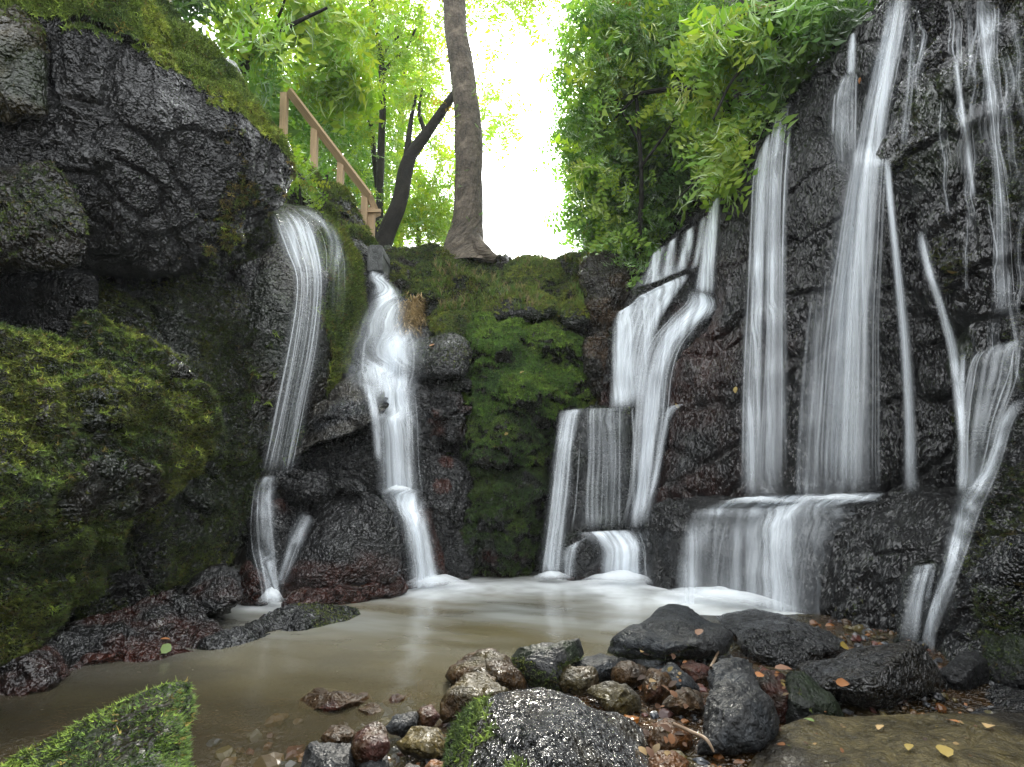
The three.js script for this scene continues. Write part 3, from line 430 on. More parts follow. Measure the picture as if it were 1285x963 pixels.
rock('wall_outcrop', 'bulging dark outcrop of wet moss and rivulets beside the cliff', 'rock face', {
  o: [[1140, -100], [1142, 25], [1128, 95], [1114, 155], [1114, 200], [1135, 240], [1157, 290], [1177, 335], [1200, 380], [1210, 435], [1214, 520], [1250, 575], [1540, 580], [1540, -100]], c: [1250, 230],
  pts: [[1140, 0, 4.9], [1118, 170, 4.75], [1180, 340, 4.35], [1212, 500, 4.25], [1200, 100, 4.35], [1280, 100, 4.0], [1280, 400, 3.95], [1240, 300, 4.05], [1360, 300, 3.7], [1300, 560, 4.0]], th: 0.25, back: 1.3, rough: 0.11, freq: 1.9, crack: 0.5, ridge: 1, drip: 0.035, step: 3, uv: 1.2, uvv: 0.5, col: paint(C.black, C.dgreen, 2), mat: knobMat,
  moss: { cov: -0.12, up: 0.1, patch: 1.0, f: 3, dens: 2600, size: 0.035, hang: -0.7, out: 0.4, thin: 1, tone: 0.5, yellow: 0.15, zone: x => 0.5 * sstep(1255, 1280, x) } });
rock('wall_outcrop', 'rounded knob under a thin glassy veil beside the long falls', 'rock', {
  o: [[1203, 500], [1212, 456], [1232, 436], [1262, 427], [1300, 424], [1540, 428], [1540, 620], [1250, 640], [1216, 632], [1203, 570]], pts: [[1210, 480, 4.2], [1260, 430, 4.2], [1340, 430, 4.0], [1260, 500, 3.9], [1220, 620, 4.1], [1340, 600, 3.7]], th: 0.2, back: 0.7, rough: 0.05, freq: 3, col: paint(C.dark, C.dgreen, 3) });
rock('boulder', 'dark dripping mossy boulder at the right edge of the falls', 'boulder', {
  o: [[1162, 836], [1157, 796], [1175, 745], [1194, 698], [1207, 640], [1242, 590], [1264, 522], [1290, 500], [1540, 490], [1540, 880], [1230, 870]], pts: [[1165, 800, 4.1], [1200, 690, 3.95], [1250, 590, 3.85], [1290, 510, 3.75], [1240, 740, 3.55], [1300, 650, 3.45], [1200, 840, 3.75], [1320, 840, 3.35]], th: 0.2, back: 0.7, rough: 0.09, freq: 2.6, crack: 0.4, col: paint(C.dark, C.dgreen, 2.5), mat: knobMat, moss: { cov: 0.12, up: 0.1, patch: 0.9, f: 3, dens: 3600, size: 0.035, hang: -0.7, out: 0.45, thin: 1, tone: 0.5, yellow: 0.15 } });
rock('cascade_block', 'low step of rock under a small side veil beside the ledge', 'rock', {
  o: [[1118, 820], [1130, 742], [1144, 712], [1174, 706], [1185, 740], [1170, 800], [1160, 825]], d: 4.3, th: 0.12, rough: 0.04, freq: 4, col: paint(C.dark, C.dgreen, 3) });

const zFalls = zbuf.slice();   // the rocks the falls run over, before the stones in front of them
// ---------------------------------------------------------------- foreground rocks on the gravel bank
function fg(label, o, x = {}, name = 'stone') {
  const ys = o.map(p => p[1]), xs = o.map(p => p[0]), by = Math.max(...ys), w = Math.max(...xs) - Math.min(...xs), yb = x.y ?? 0.03, d = (x.d ?? aheadAt(Math.min(by, 1010), yb)) , size = w * d / F;
  const th = x.th ?? Math.min(0.22, size * 0.35);
  return rock(name, label, x.cat || 'stone', { o, d: d + (x.dd ?? 0.02), lean: x.lean ?? th * 0.9, th, back: th * 1.1, rough: 0.034 * Math.min(1, size * 2.2) + 0.003, freq: x.freq ?? clamp(1.6 / size, 2, 12), facet: th * (x.fc ?? 1.1), step: x.step ?? 2.2, soft: x.soft ?? 0.18, mat: x.mat || stoneMat, uv: x.uv ?? 1.6, crack: 0.3, ...x });
}
const B = 'boulder', I = { cat: 'boulder' };
fg('dark blue-grey angular boulder with mossy front at the water edge', [[761, 822], [763, 806], [784, 790], [809, 778], [840, 763], [862, 764], [879, 776], [902, 785], [918, 797], [914, 824], [826, 830]], { ...I, col: paint(C.blue, C.grey, 3), y: 0.1, moss: { cov: -0.4, up: -0.5, dens: 4000, size: 0.014, tone: 0.45, zone: (x, y) => 0.5 * sstep(785, 800, y) } }, B);
fg('smooth sloping slab with a yellow leaf below the ledge', [[896, 774], [943, 763], [977, 769], [1028, 786], [1060, 804], [1054, 818], [1020, 828], [994, 844], [952, 822], [910, 792]], { ...I, d: 4, col: paint(C.grey, C.dark, 3), pts: [G(900, 776, 0.16), G(950, 768, 0.2), G(1055, 806, 0.2), G(1000, 835, 0.12), G(940, 810, 0.13)], mat: rockMat }, B);
fg('large dark flat-topped boulder with one orange leaf in front of the falls', [[1000, 836], [1062, 820], [1113, 813], [1148, 811], [1166, 825], [1188, 860], [1188, 874], [1130, 884], [1105, 900], [1058, 900], [1016, 870]], { ...I, col: paint(C.grey, C.soil, 3), pts: [G(1005, 838, 0.2), G(1110, 815, 0.33), G(1165, 828, 0.3), G(1185, 868, 0.16), G(1105, 890, 0.1), G(1020, 865, 0.14)], mat: rockMat, d: 3.3 }, B);
fg('mossy dark rock wedged under the flat-topped boulder', [[990, 850], [1010, 842], [1037, 868], [1056, 900], [1012, 918], [984, 912]], { col: paint(C.dgreen, C.dark, 4), moss: { cov: -0.1, up: 0.2, dens: 4000, size: 0.02, tone: 0.6 } });
fg('tall speckled grey rock leaning among the brown stones', [[896, 838], [920, 828], [944, 832], [957, 863], [970, 897], [972, 922], [949, 946], [871, 952], [880, 918], [884, 880]], { lean: 0.2, col: paint(C.grey, C.blue, 5) });
fg('black rock half hidden in the corner under the mossy boulder', [[1183, 890], [1206, 863], [1240, 852], [1290, 862], [1480, 862], [1480, 910], [1190, 908]], { col: paint(C.dark, C.soil, 4), mat: rockMat });
fg('round dark stone at the foot of the dripping boulder', [[1180, 844], [1202, 824], [1230, 819], [1244, 842], [1230, 866], [1196, 866]], { col: paint(C.dark, C.grey, 5) });
fg('mossy black lump under the dripping boulder', [[1236, 800], [1262, 776], [1300, 768], [1480, 770], [1480, 885], [1260, 870], [1236, 840]], { col: paint(C.dark, C.dgreen, 4), moss: { cov: -0.1, up: 0.2, dens: 3500, size: 0.025, tone: 0.45, hang: -0.5 } });
fg('wide flat brown-green slab strewn with fallen leaves at the bank front', [[926, 975], [950, 946], [977, 921], [1033, 900], [1122, 896], [1206, 894], [1285, 893], [1520, 885], [1520, 1030], [926, 1030]], { ...I, pts: [G(950, 950, 0.09), G(1035, 902, 0.14), G(1206, 896, 0.15), G(1370, 892, 0.15), G(1100, 950, 0.13), G(1000, 1010, 0.1), G(1300, 1010, 0.12)], th: 0.1, col: paint([0.15, 0.122, 0.055], C.soil, 2.5, -0.1, 0.35), d: 2.6, c: [1140, 965], moss: { cov: -0.55, up: 0.3, dens: 2500, size: 0.012, tone: 0.6 } }, B);
fg('big round boulder with pale pitted top and green moss flank', [[560, 1030], [564, 962], [564, 923], [585, 894], [621, 874], [674, 861], [719, 873], [752, 889], [790, 902], [807, 920], [816, 975], [816, 1030]], { ...I, pts: [G(575, 930, 0.15), G(600, 900, 0.25), G(674, 866, 0.33), G(740, 885, 0.3), G(800, 920, 0.2), G(680, 920, 0.3), G(600, 960, 0.18), G(760, 960, 0.22), G(680, 1010, 0.2)], th: 0.14, rough: 0.022, freq: 4, col: paint(C.grey, C.pale, 5, 0, 0.5), c: [690, 950], mat: knobMat, moss: [{ cov: -0.9, up: -0.2, patch: 0.7, f: 5, dens: 6000, size: 0.035, tone: 1.1, yellow: 0, zone: (x, y) => 1.35 * sstep(40, -30, x - 640 - (y - 900) * 0.55) + 0.7 * sstep(930, 960, y) * sstep(740, 770, x) }] }, B);
fg('golden brown rounded stone with dark tail at the water edge', [[556, 850], [568, 836], [596, 818], [612, 815], [633, 823], [648, 833], [657, 848], [656, 866], [610, 868], [580, 856]], { y: 0.05, col: paint(C.brown, C.olive, 5) });
fg('brown stone with a wet white top beside the golden stone', [[549, 884], [560, 868], [572, 858], [586, 845], [608, 842], [622, 854], [634, 868], [610, 884], [586, 896], [570, 908], [553, 910]], { lean: 0.12, col: paint(C.brown, C.olive, 5) });
fg('moss-sided stone with flat grey top at the water edge', [[643, 826], [655, 812], [690, 806], [726, 802], [733, 826], [706, 834], [702, 868], [672, 864], [653, 850]], { col: paint(C.grey, C.dgreen, 5), moss: { cov: -0.8, up: -0.6, dens: 5000, size: 0.016, tone: 0.65, zone: (x, y) => 1.0 * sstep(812, 826, y) } });
fg('olive stone beneath the moss-sided stone', [[700, 854], [708, 838], [742, 836], [752, 846], [748, 866], [728, 875], [706, 872]], { col: paint(C.olive, C.brown, 5) });
fg('yellowish rounded stone behind the big round boulder', [[735, 871], [742, 860], [767, 856], [786, 862], [800, 877], [805, 893], [790, 904], [762, 894]], { col: paint(C.olive, C.pale, 6) });
fg('purplish grey stone in the pile behind the yellowish stone', [[715, 834], [734, 824], [770, 824], [784, 836], [776, 856], [750, 860]], { col: paint(C.blue, C.grey, 6) });
fg('brown upright stone in the pile beside the tall speckled rock', [[806, 864], [818, 843], [836, 845], [848, 864], [832, 884], [810, 884]], { col: paint(C.brown, C.red, 6) });
fg('pale-flecked brown stone next to the tall speckled rock', [[830, 886], [843, 871], [868, 862], [883, 874], [882, 900], [852, 904]], { col: paint(C.brown, C.pale, 6) });
fg('glossy orange brown stone in the gap by the big round boulder', [[811, 928], [823, 910], [846, 904], [870, 918], [874, 946], [835, 950], [818, 946]], { col: paint(C.orange, C.brown, 6) });
fg('bright orange pebble low in the gap by the big round boulder', [[812, 955], [826, 942], [850, 942], [866, 956], [860, 985], [820, 985]], { col: paint(C.orange, C.brown, 8, -0.3, 0.5) });
fg('rust brown stone against the blue-grey boulder', [[850, 836], [868, 826], [898, 840], [894, 862], [870, 864]], { col: paint(C.red, C.brown, 5) });
fg('grey stone with white glints below the blue-grey boulder', [[826, 848], [843, 834], [864, 850], [880, 868], [862, 876], [838, 872]], { col: paint(C.blue, C.grey, 6) });
fg('dark stone in the crack beside the tall speckled rock', [[956, 842], [984, 846], [992, 880], [984, 910], [968, 900], [952, 860]], { col: paint(C.red, C.soil, 5) });
fg('grey-brown stone in the pile under the purplish one', [[770, 838], [792, 830], [812, 842], [806, 862], [782, 868], [768, 856]], { col: paint(C.brown, C.grey, 5) });
fg('low red brown stone alone in the shallows, longest of three', [[374, 880], [393, 867], [425, 868], [461, 871], [469, 882], [438, 894], [409, 899], [383, 892]], { y: -0.02, col: paint(C.brown, C.red, 6), group: 'stones standing in the shallows' });
fg('small round brown stone in the shallows touching the long one', [[445, 898], [448, 887], [465, 883], [482, 892], [475, 904], [455, 905]], { y: -0.02, col: paint(C.brown, C.soil, 7), group: 'stones standing in the shallows' });
fg('small dark stone standing apart in the shallows', [[476, 882], [487, 869], [504, 870], [512, 877], [500, 888], [484, 889]], { y: -0.02, col: paint(C.brown, C.red, 7), group: 'stones standing in the shallows' });
fg('grey stone with shining top in front of the brown ones', [[485, 914], [497, 899], [523, 893], [522, 912], [504, 926]], { col: paint(C.grey, C.blue, 7) });
fg('small brown stone between the grey stone and the big round boulder', [[520, 900], [526, 887], [543, 885], [552, 900], [540, 916], [524, 916]], { col: paint(C.brown, C.red, 7) });
fg('pale yellow speckled stone beside the big round boulder', [[496, 932], [512, 913], [530, 908], [553, 915], [565, 934], [558, 954], [530, 956], [507, 948]], { col: paint(C.yellow, C.pale, 8) });
fg('tall brown stone next to the pale yellow stone', [[436, 962], [445, 926], [465, 906], [484, 909], [490, 936], [474, 960], [450, 975]], { col: paint(C.brown, C.red, 6) });
fg('grey wet stone at the end of the stone bank in the shallows', [[370, 985], [373, 956], [389, 932], [425, 931], [442, 940], [440, 985]], { col: paint(C.grey, C.blue, 6) });
fg('small brown stone behind the grey wet stone', [[401, 928], [416, 912], [438, 913], [450, 923], [434, 936], [410, 937]], { col: paint(C.brown, C.soil, 7) });
fg('black stone in front of the tall brown stone', [[440, 985], [452, 958], [474, 944], [488, 948], [490, 985]], { col: paint(C.dark, C.red, 6) });
fg('orange brown pebble in front of the pale yellow stone', [[528, 965], [540, 952], [560, 956], [564, 985], [532, 985]], { col: paint(C.orange, C.brown, 7) });
fg('small white-topped pebble in front of the pale yellow stone', [[500, 966], [514, 956], [528, 962], [526, 985], [504, 985]], { col: paint(C.grey, C.brown, 7) });
rock('boulder', 'bright green moss-covered wedge of rock rising from the near pool', 'boulder', {
  o: [[-50, 1010], [7, 961], [75, 924], [149, 879], [179, 863], [224, 851], [242, 854], [243, 873], [236, 914], [229, 963], [224, 1040], [-50, 1060]], soft: 0.15, c: [140, 960], pts: [G(0, 975, 0.13), G(150, 885, 0.25), G(230, 856, 0.28), G(235, 950, 0.12), G(120, 980, 0.17), G(200, 920, 0.22), G(30, 1040, 0.1)], th: 0.1, back: 0.4, rough: 0.035, freq: 3, step: 2.5, col: paint(C.green, C.soil, 4), mat: stoneMat, moss: { cov: 1.1, up: 0.2, patch: 0.4, dens: 15000, size: 0.03, hang: -0.7, out: 0.5, yellow: 0.04, tone: 1.8 } });

{ // gravel between the stones: nobody could count it
  const g = rng(404), mats = [], cols = []; const geo = new THREE.IcosahedronGeometry(1, 1); const p = geo.attributes.position; for (let i = 0; i < p.count; i++) { const s = 1 + 0.5 * vnoise(p.getX(i) * 1.7, p.getY(i) * 1.7, p.getZ(i) * 1.7); p.setXYZ(i, p.getX(i) * s, p.getY(i) * s * 0.65, p.getZ(i) * s); } geo.computeVertexNormals();
  const pal = [C.brown, C.grey, C.red, C.olive, C.dark, C.blue, C.orange];
  for (let i = 0; i < 2600; i++) {
    const x = -2.0 + g() * 4.8, d = 1.9 + g() * 3.1, e = x - mix(-0.75, 0.95, sstep(2.4, 4.6, d)); if (e < -1.7 + g() * 1.6) continue;
    const y = -0.22 + 0.245 * sstep(-0.5, 0.55, e), s = (e < -0.3 ? 0.02 : 0.008) + (e < -0.3 ? 0.06 : 0.03) * g() * g();
    mats.push(new THREE.Matrix4().compose(V(x, y + s * 0.3, -d), new THREE.Quaternion().setFromEuler(new THREE.Euler(g() * 0.8, g() * 6.3, g() * 0.8)), V(s * (0.8 + g() * 0.6), s, s * (0.8 + g() * 0.6))));
    const c = pal[Math.floor(g() * pal.length)], j = 0.4 + g() * 0.6; cols.push(c.map(v => v * j));
  }
  tag(instanced('gravel', geo, new THREE.MeshStandardMaterial({ name: 'gravel', roughness: 0.3 }), mats, cols), 'brown and grey gravel between the stones of the bank', 'gravel');
}

// ---------------------------------------------------------------- water: sheets that run down the rocks and fall clear of them
function spline(rows, t) { const n = rows.length - 1, k = Math.min(n - 1, Math.floor(t * n)), f = t * n - k, at = i => rows[clamp(i, 0, n)], a = at(k - 1), b = at(k), c = at(k + 1), d = at(k + 2); return b.map((_, q) => { const [A, Bq, Cq, Dq] = [a[q], b[q], c[q], d[q]]; return 0.5 * (2 * Bq + (Cq - A) * f + (2 * A - 5 * Bq + 4 * Cq - Dq) * f * f + (3 * Bq - A - 3 * Cq + Dq) * f * f * f); }); }
// rows [left x, left y, right x, right y]; returns a function (u, t) -> place
function waterSurface(rows, o) {
  let len = 0; for (let i = 1; i < rows.length; i++) len += Math.hypot(rows[i][0] + rows[i][2] - rows[i - 1][0] - rows[i - 1][2], rows[i][1] + rows[i][3] - rows[i - 1][1] - rows[i - 1][3]) / 2;
  const wd = Math.max(...rows.map(r => Math.hypot(r[2] - r[0], r[3] - r[1]))), nv = Math.max(8, Math.round(len / 5)), nu = Math.max(4, Math.round(wd / 4));
  const px = [], py = [], dd = [];
  for (let j = 0; j <= nv; j++) { const r = spline(rows, j / nv); for (let i = 0; i <= nu; i++) { const u = i / nu; px.push(mix(r[0], r[2], u)); py.push(mix(r[1], r[3], u)); dd.push(surfaceAt(px[px.length - 1], py[py.length - 1], 4, zFalls)); } }
  const K = nu + 1;
  for (let j = 0; j <= nv; j++) { const row = dd.slice(j * K, j * K + K).filter(v => v < 30).sort((a, b) => a - b); let med = row.length ? row[Math.floor(row.length * 0.45)] : null; if (med == null) med = j ? dd[(j - 1) * K] : (o.d ?? 7); for (let i = 0; i < K; i++) dd[j * K + i] = clamp(dd[j * K + i], med - 0.25, med + 0.25); }
  if (o.fall !== false) for (let j = 1; j <= nv; j++) for (let i = 0; i < K; i++) dd[j * K + i] = Math.min(dd[j * K + i], dd[(j - 1) * K + i] + (o.cling ?? 0.02) * 0.2);
  for (let it = 0; it < (o.smooth ?? 3); it++) { const s = dd.slice(); for (let j = 0; j <= nv; j++) for (let i = 0; i < K; i++) { let t = 0, n = 0; for (let b = -1; b < 2; b++) for (let a = -1; a < 2; a++) { const J = j + b, Ii = i + a; if (J < 0 || J > nv || Ii < 0 || Ii > nu) continue; t += s[J * K + Ii]; n++; } dd[j * K + i] = Math.min(s[j * K + i], t / n); } }
  const off = o.off ?? 0.03;
  return (u, t, e = 0) => { const x = clamp(u) * nu, y = clamp(t) * nv, i = Math.min(nu - 1, Math.floor(x)), j = Math.min(nv - 1, Math.floor(y)), fu = x - i, fv = y - j, L = a => mix(mix(a[j * K + i], a[j * K + i + 1], fu), mix(a[(j + 1) * K + i], a[(j + 1) * K + i + 1], fu), fv); return P(L(px), L(py), L(dd) - off - e); };
}
function waterMesh(name, fn, nu, nv, alpha, mat, parent, shade) {
  const pos = [], uv = [], col = [], idx = []; let vv = 0, prev = null;
  for (let j = 0; j <= nv; j++) {
    const mid = fn(0.5, j / nv); if (prev) vv += mid.distanceTo(prev); prev = mid; const a0 = fn(0, j / nv); let uu = 0, q = a0;
    for (let i = 0; i <= nu; i++) { const p = fn(i / nu, j / nv); uu += p.distanceTo(q); q = p; pos.push(p.x, p.y, p.z); uv.push(uu * 1.1 + a0.x * 0.7, vv * 0.22); col.push(1, 1, 1, alpha(i / nu, j / nv)); }
  }
  for (let j = 0; j < nv; j++) for (let i = 0; i < nu; i++) { const a = j * (nu + 1) + i; idx.push(a, a + nu + 1, a + 1, a + 1, a + nu + 1, a + nu + 2); }
  const g = new THREE.BufferGeometry(); g.setAttribute('position', new THREE.Float32BufferAttribute(pos, 3)); g.setAttribute('uv', new THREE.Float32BufferAttribute(uv, 2)); g.setAttribute('color', new THREE.Float32BufferAttribute(col, 4)); g.setIndex(idx); g.computeVertexNormals();
  return parent ? mesh(name, g, mat, parent) : g;
}
let wseed = 900;
function waterfall(name, label, streams) {
  const gr = group(name); tag(gr, label, 'waterfall');
  const threads = [];
  for (const s of streams) {
    const g = rng(++wseed); if (!s.flat) s.rows = s.rows.map(([a, b, c, d]) => { const k = s.wide ?? 0.22; return [a - (c - a) * k, b - (d - b) * k, c + (c - a) * k, d + (d - b) * k]; });
    const fn = waterSurface(s.rows, s); const ys = s.rows.map(r => r[1]), h = Math.max(...ys) - Math.min(...ys), wd = Math.max(...s.rows.map(r => Math.hypot(r[2] - r[0], r[3] - r[1])));
    const nv = Math.max(10, Math.round(h / 4)), nu = Math.max(6, Math.round(wd / 3)), a = s.a ?? 0.8, e = s.edge ?? 0.42, top = s.top ?? 0.1, bot = s.bot ?? 0.12, sd = wseed * 3.1;
    const dens = s.dens || (() => 1);
    for (let layer = 0; layer < (s.layers ?? 2); layer++)
      waterMesh('water_sheet', (u, t) => { const p = fn(u + 0.015 * Math.sin(t * 6 + layer * 2), t, layer * 0.02); p.z += 0.012 * vnoise(u * 9 + sd, t * 2.2, layer * 5); return p; }, nu, nv, (u, t) => clamp(a * 1.12 * (layer ? 0.75 : 1) * (s.flat ? 1 : 0.12 + 1.0 * Math.exp(-((u - 0.5 - 0.1 * vnoise(t * 3, sd, layer)) ** 2) / 0.05)) * (1 - 0.25 * t) * (0.8 + 0.4 * fbm(t * 7 + sd, u * 4, layer, 2)) * sstep(0, e, u) * sstep(1, 1 - e, u) * sstep(0, top, t) * sstep(1, 1 - bot, t) * dens(u, t) * (0.85 + 0.3 * vnoise(u * 6 + sd, t * 1.5, layer))), waterMat, gr);
    for (let k = 0; k < Math.ceil((s.threads ?? 12) * 0.7); k++) {
      const u0 = s.flat ? 0.13 + 0.74 * g() : clamp(0.5 + 0.36 * (g() + g() + g() - 1.5), 0.1, 0.9), dr = (g() - 0.5) * 0.12, t0 = g() < 0.6 ? g() * 0.12 : g() * 0.5, t1 = g() < 0.7 ? 1 : t0 + (1 - t0) * (0.4 + 0.6 * g()), w = 0.7 * (s.tw ?? 0.03) * (0.3 + 2.2 * g() * g()), al = (s.ta ?? 0.36) * 0.75 * (0.45 + 0.55 * g()), ph = g() * 9;
      const path = t => { const tt = mix(t0, t1, t); return fn(0.06 + 0.88 * Math.abs(((u0 + dr * tt + 0.03 * vnoise(tt * 4, ph, sd)) % 1 + 1) % 1), tt, 0.03 + 0.02 * g() * 0); };
      const n = Math.max(8, Math.round(h * (t1 - t0) / 7));
      const q = waterMesh('', (u, t) => { const p = path(t); p.x += (u - 0.5) * 2 * w * (0.6 + 0.6 * t); p.z += w * 0.5 * (1 - 4 * (u - 0.5) ** 2); return p; }, 4, n, (u, t) => al * Math.pow(1 - 4 * (u - 0.5) ** 2, 1.5) * sstep(0, 0.1, t) * sstep(1, 0.85, t) * sstep(1, 1 - bot, mix(t0, t1, t)) * clamp(dens(u0, mix(t0, t1, t)) + 0.15), null, null);
      threads.push(q);
    }
  }
  if (threads.length) { const m = mesh('water_threads', mergeGeometries(threads), threadMat, gr); m.userData.kind = 'stuff'; }
  return gr;
}
const band = (pts) => pts.map(([x, y, w, tilt = 0]) => [x - w / 2, y - tilt, x + w / 2, y + tilt]);   // centre line with a width
waterfall('waterfall', 'thin threads of water sliding off the smooth domed boulder', [
  { rows: [[334, 272, 372, 258], [340, 292, 396, 276], [350, 318, 408, 305], [362, 345, 413, 342], [362, 380, 412, 385], [352, 440, 406, 440], [340, 500, 394, 500], [328, 560, 382, 560], [320, 598, 374, 598]], a: 0.55, layers: 2, threads: 40, tw: 0.01, ta: 0.85, cling: 0, flat: 1, edge: 0.4, bot: 0.1, dens: (u, t) => mix(1.1, 0.42, sstep(0.22, 0.5, t)), top: 0.2 },
  { rows: [[360, 258, 392, 262], [392, 280, 424, 290], [404, 310, 438, 325], [404, 350, 440, 370], [400, 400, 436, 420]], a: 0.3, layers: 1, threads: 3, bot: 0.5 }]);
waterfall('waterfall', 'faint trickle fanning down the back rock into the small splash pool', [
  { rows: [[326, 598, 348, 596], [318, 612, 346, 610], [314, 650, 346, 650], [316, 690, 350, 690], [326, 730, 352, 730], [330, 762, 356, 762]], a: 0.5, threads: 8, cling: 0.2 },
  { rows: [[382, 640, 392, 648], [366, 670, 380, 676], [356, 700, 368, 704], [346, 735, 356, 738]], a: 0.25, threads: 3, fall: false, wide: 0.6 }]);
waterfall('waterfall', 'white cascade pouring from the grey spout down broad steps', [
  { rows: [[465, 332, 481, 332], [463, 348, 484, 348], [468, 362, 500, 366], [462, 385, 508, 385], [452, 405, 508, 402], [442, 430, 522, 425], [440, 446, 524, 444]], a: 1.2, layers: 2, threads: 10, cling: 0.3, fall: false, bot: 0.35 },
  { rows: [[446, 415, 520, 408], [440, 440, 526, 436], [438, 462, 524, 466], [446, 486, 520, 488], [450, 510, 518, 512]], a: 0.9, threads: 16, cling: 0.2, bot: 0.5, top: 0.25 },
  { rows: [[480, 415, 516, 415], [474, 465, 516, 465], [472, 485, 518, 485], [474, 520, 522, 520], [477, 560, 524, 560], [478, 600, 526, 600], [478, 622, 526, 622]], a: 1.3, layers: 2, threads: 22 },
  { rows: [[446, 476, 476, 484], [460, 500, 476, 506], [466, 540, 480, 540], [470, 580, 482, 580]], a: 0.5, threads: 4 }]);
waterfall('waterfall', 'last white chute of the spout cascade fanning into the pool', [
  { rows: [[478, 612, 522, 612], [484, 626, 524, 622], [493, 645, 530, 638], [502, 660, 536, 652], [508, 690, 545, 688], [512, 720, 551, 720], [510, 744, 556, 744]], a: 1.2, layers: 2, threads: 24, cling: 0.3 }]);
waterfall('waterfall', 'upper right cascade spilling in strands over the curved lip', [
  { rows: [[818, 318, 836, 306], [808, 345, 832, 335], [798, 362, 836, 350]], a: 1.0, threads: 6 },
  { rows: [[838, 304, 850, 296], [832, 330, 848, 324], [826, 352, 848, 344]], a: 0.9, threads: 5 },
  { rows: [[858, 292, 872, 282], [852, 320, 868, 314], [846, 345, 862, 338]], a: 0.9, threads: 5 },
  { rows: [[878, 276, 888, 268], [872, 310, 884, 304], [866, 340, 876, 336]], a: 0.45, threads: 3 },
  { rows: [[776, 398, 800, 372], [772, 394, 862, 344], [768, 408, 856, 362], [766, 440, 832, 400], [765, 480, 818, 450], [763, 518, 812, 510]], a: 1.0, layers: 2, threads: 30, top: 0.02, cling: 0.2, flat: 1, edge: 0.2 },
  { rows: [[892, 255, 904, 240], [884, 290, 902, 282], [878, 330, 898, 325], [872, 368, 896, 372]], a: 1.1, threads: 10 },
  { rows: [[866, 362, 900, 370], [862, 380, 898, 388], [840, 402, 872, 412], [818, 430, 852, 440], [806, 470, 842, 476], [800, 520, 838, 520], [796, 570, 830, 570], [792, 620, 822, 620], [782, 668, 812, 668]], a: 1.15, layers: 2, threads: 30, cling: 0.15 },
  { rows: [[846, 508, 862, 506], [834, 514, 846, 518], [828, 540, 838, 542], [822, 580, 832, 580], [812, 630, 820, 630]], a: 0.7, threads: 4, fall: false }]);
waterfall('waterfall', 'lower right cascade running off the square mossy block into the pool', [
  { rows: [[706, 514, 735, 512], [702, 524, 728, 524], [696, 560, 722, 560], [690, 610, 718, 610], [684, 660, 712, 660], [678, 700, 708, 700], [676, 726, 706, 726]], a: 0.75, threads: 22, tw: 0.03, cling: 0.1 },
  { rows: [[728, 512, 800, 512], [728, 520, 800, 520], [728, 570, 800, 570], [726, 620, 800, 620], [724, 668, 798, 668]], a: 0.28, layers: 1, threads: 14, ta: 0.35 },
  { rows: [[722, 668, 800, 664], [740, 676, 806, 674], [754, 690, 810, 690], [753, 710, 811, 710], [752, 732, 812, 732]], a: 1.3, layers: 2, threads: 20, cling: 0.1 },
  { rows: [[704, 690, 740, 672], [704, 700, 726, 690], [702, 726, 722, 726]], a: 0.4, threads: 6 }]);
waterfall('waterfall', 'pair of long white strands falling from the leafy cliff edge', [
  { rows: [[958, 178, 972, 150], [946, 215, 968, 205], [942, 280, 964, 280], [938, 360, 962, 360], [934, 440, 960, 440], [931, 520, 960, 520], [928, 630, 962, 630]], a: 0.6, threads: 16 },
  { rows: [[976, 142, 992, 120], [966, 190, 984, 184], [962, 260, 980, 260], [960, 340, 980, 340], [958, 440, 980, 440], [952, 540, 980, 540], [946, 632, 984, 632]], a: 0.5, threads: 16, tw: 0.03 },
  { rows: [[990, 140, 998, 128], [982, 230, 990, 225], [978, 340, 988, 340], [976, 470, 990, 470], [974, 600, 992, 600]], a: 0.3, layers: 1, threads: 4 }]);
waterfall('waterfall', 'small high spout spreading into a faint fan on the cliff', [
  { rows: [[1067, 42, 1074, 40], [1064, 66, 1074, 66], [1062, 94, 1074, 94]], a: 0.9, threads: 4 },
  { rows: [[1060, 92, 1076, 88], [1044, 110, 1076, 104], [1036, 135, 1076, 135], [1036, 180, 1076, 180], [1040, 230, 1078, 230]], a: 0.42, layers: 1, threads: 8, bot: 0.4, ta: 0.5 }]);
waterfall('waterfall', 'widest slanting veil pouring down the middle of the cliff', [
  { rows: [[1118, -20, 1146, -20], [1106, 30, 1138, 30], [1092, 80, 1128, 84], [1076, 150, 1114, 155], [1058, 230, 1108, 235], [1044, 310, 1104, 312], [1032, 400, 1100, 400], [1022, 500, 1100, 500], [1016, 570, 1100, 570], [1012, 632, 1102, 632]], a: 0.62, layers: 2, threads: 36, tw: 0.03, ta: 0.3, edge: 0.4 },
  { rows: [[1020, 330, 1062, 330], [1008, 430, 1056, 430], [1000, 540, 1050, 540], [996, 630, 1048, 630]], a: 0.3, layers: 1, threads: 8, top: 0.4, ta: 0.3 }]);
waterfall('waterfall', 'narrow bright strand between the wide veil and the outcrop', [
  { rows: [[1108, 196, 1117, 196], [1112, 250, 1122, 250], [1118, 310, 1130, 310], [1124, 370, 1138, 370], [1130, 450, 1146, 450], [1134, 540, 1150, 540], [1132, 622, 1154, 622]], a: 0.9, threads: 10 },
  { rows: [[1150, 290, 1160, 285], [1160, 340, 1172, 336], [1176, 390, 1188, 388], [1190, 440, 1202, 438], [1200, 500, 1208, 498], [1206, 560, 1212, 560]], a: 0.8, threads: 8 }]);
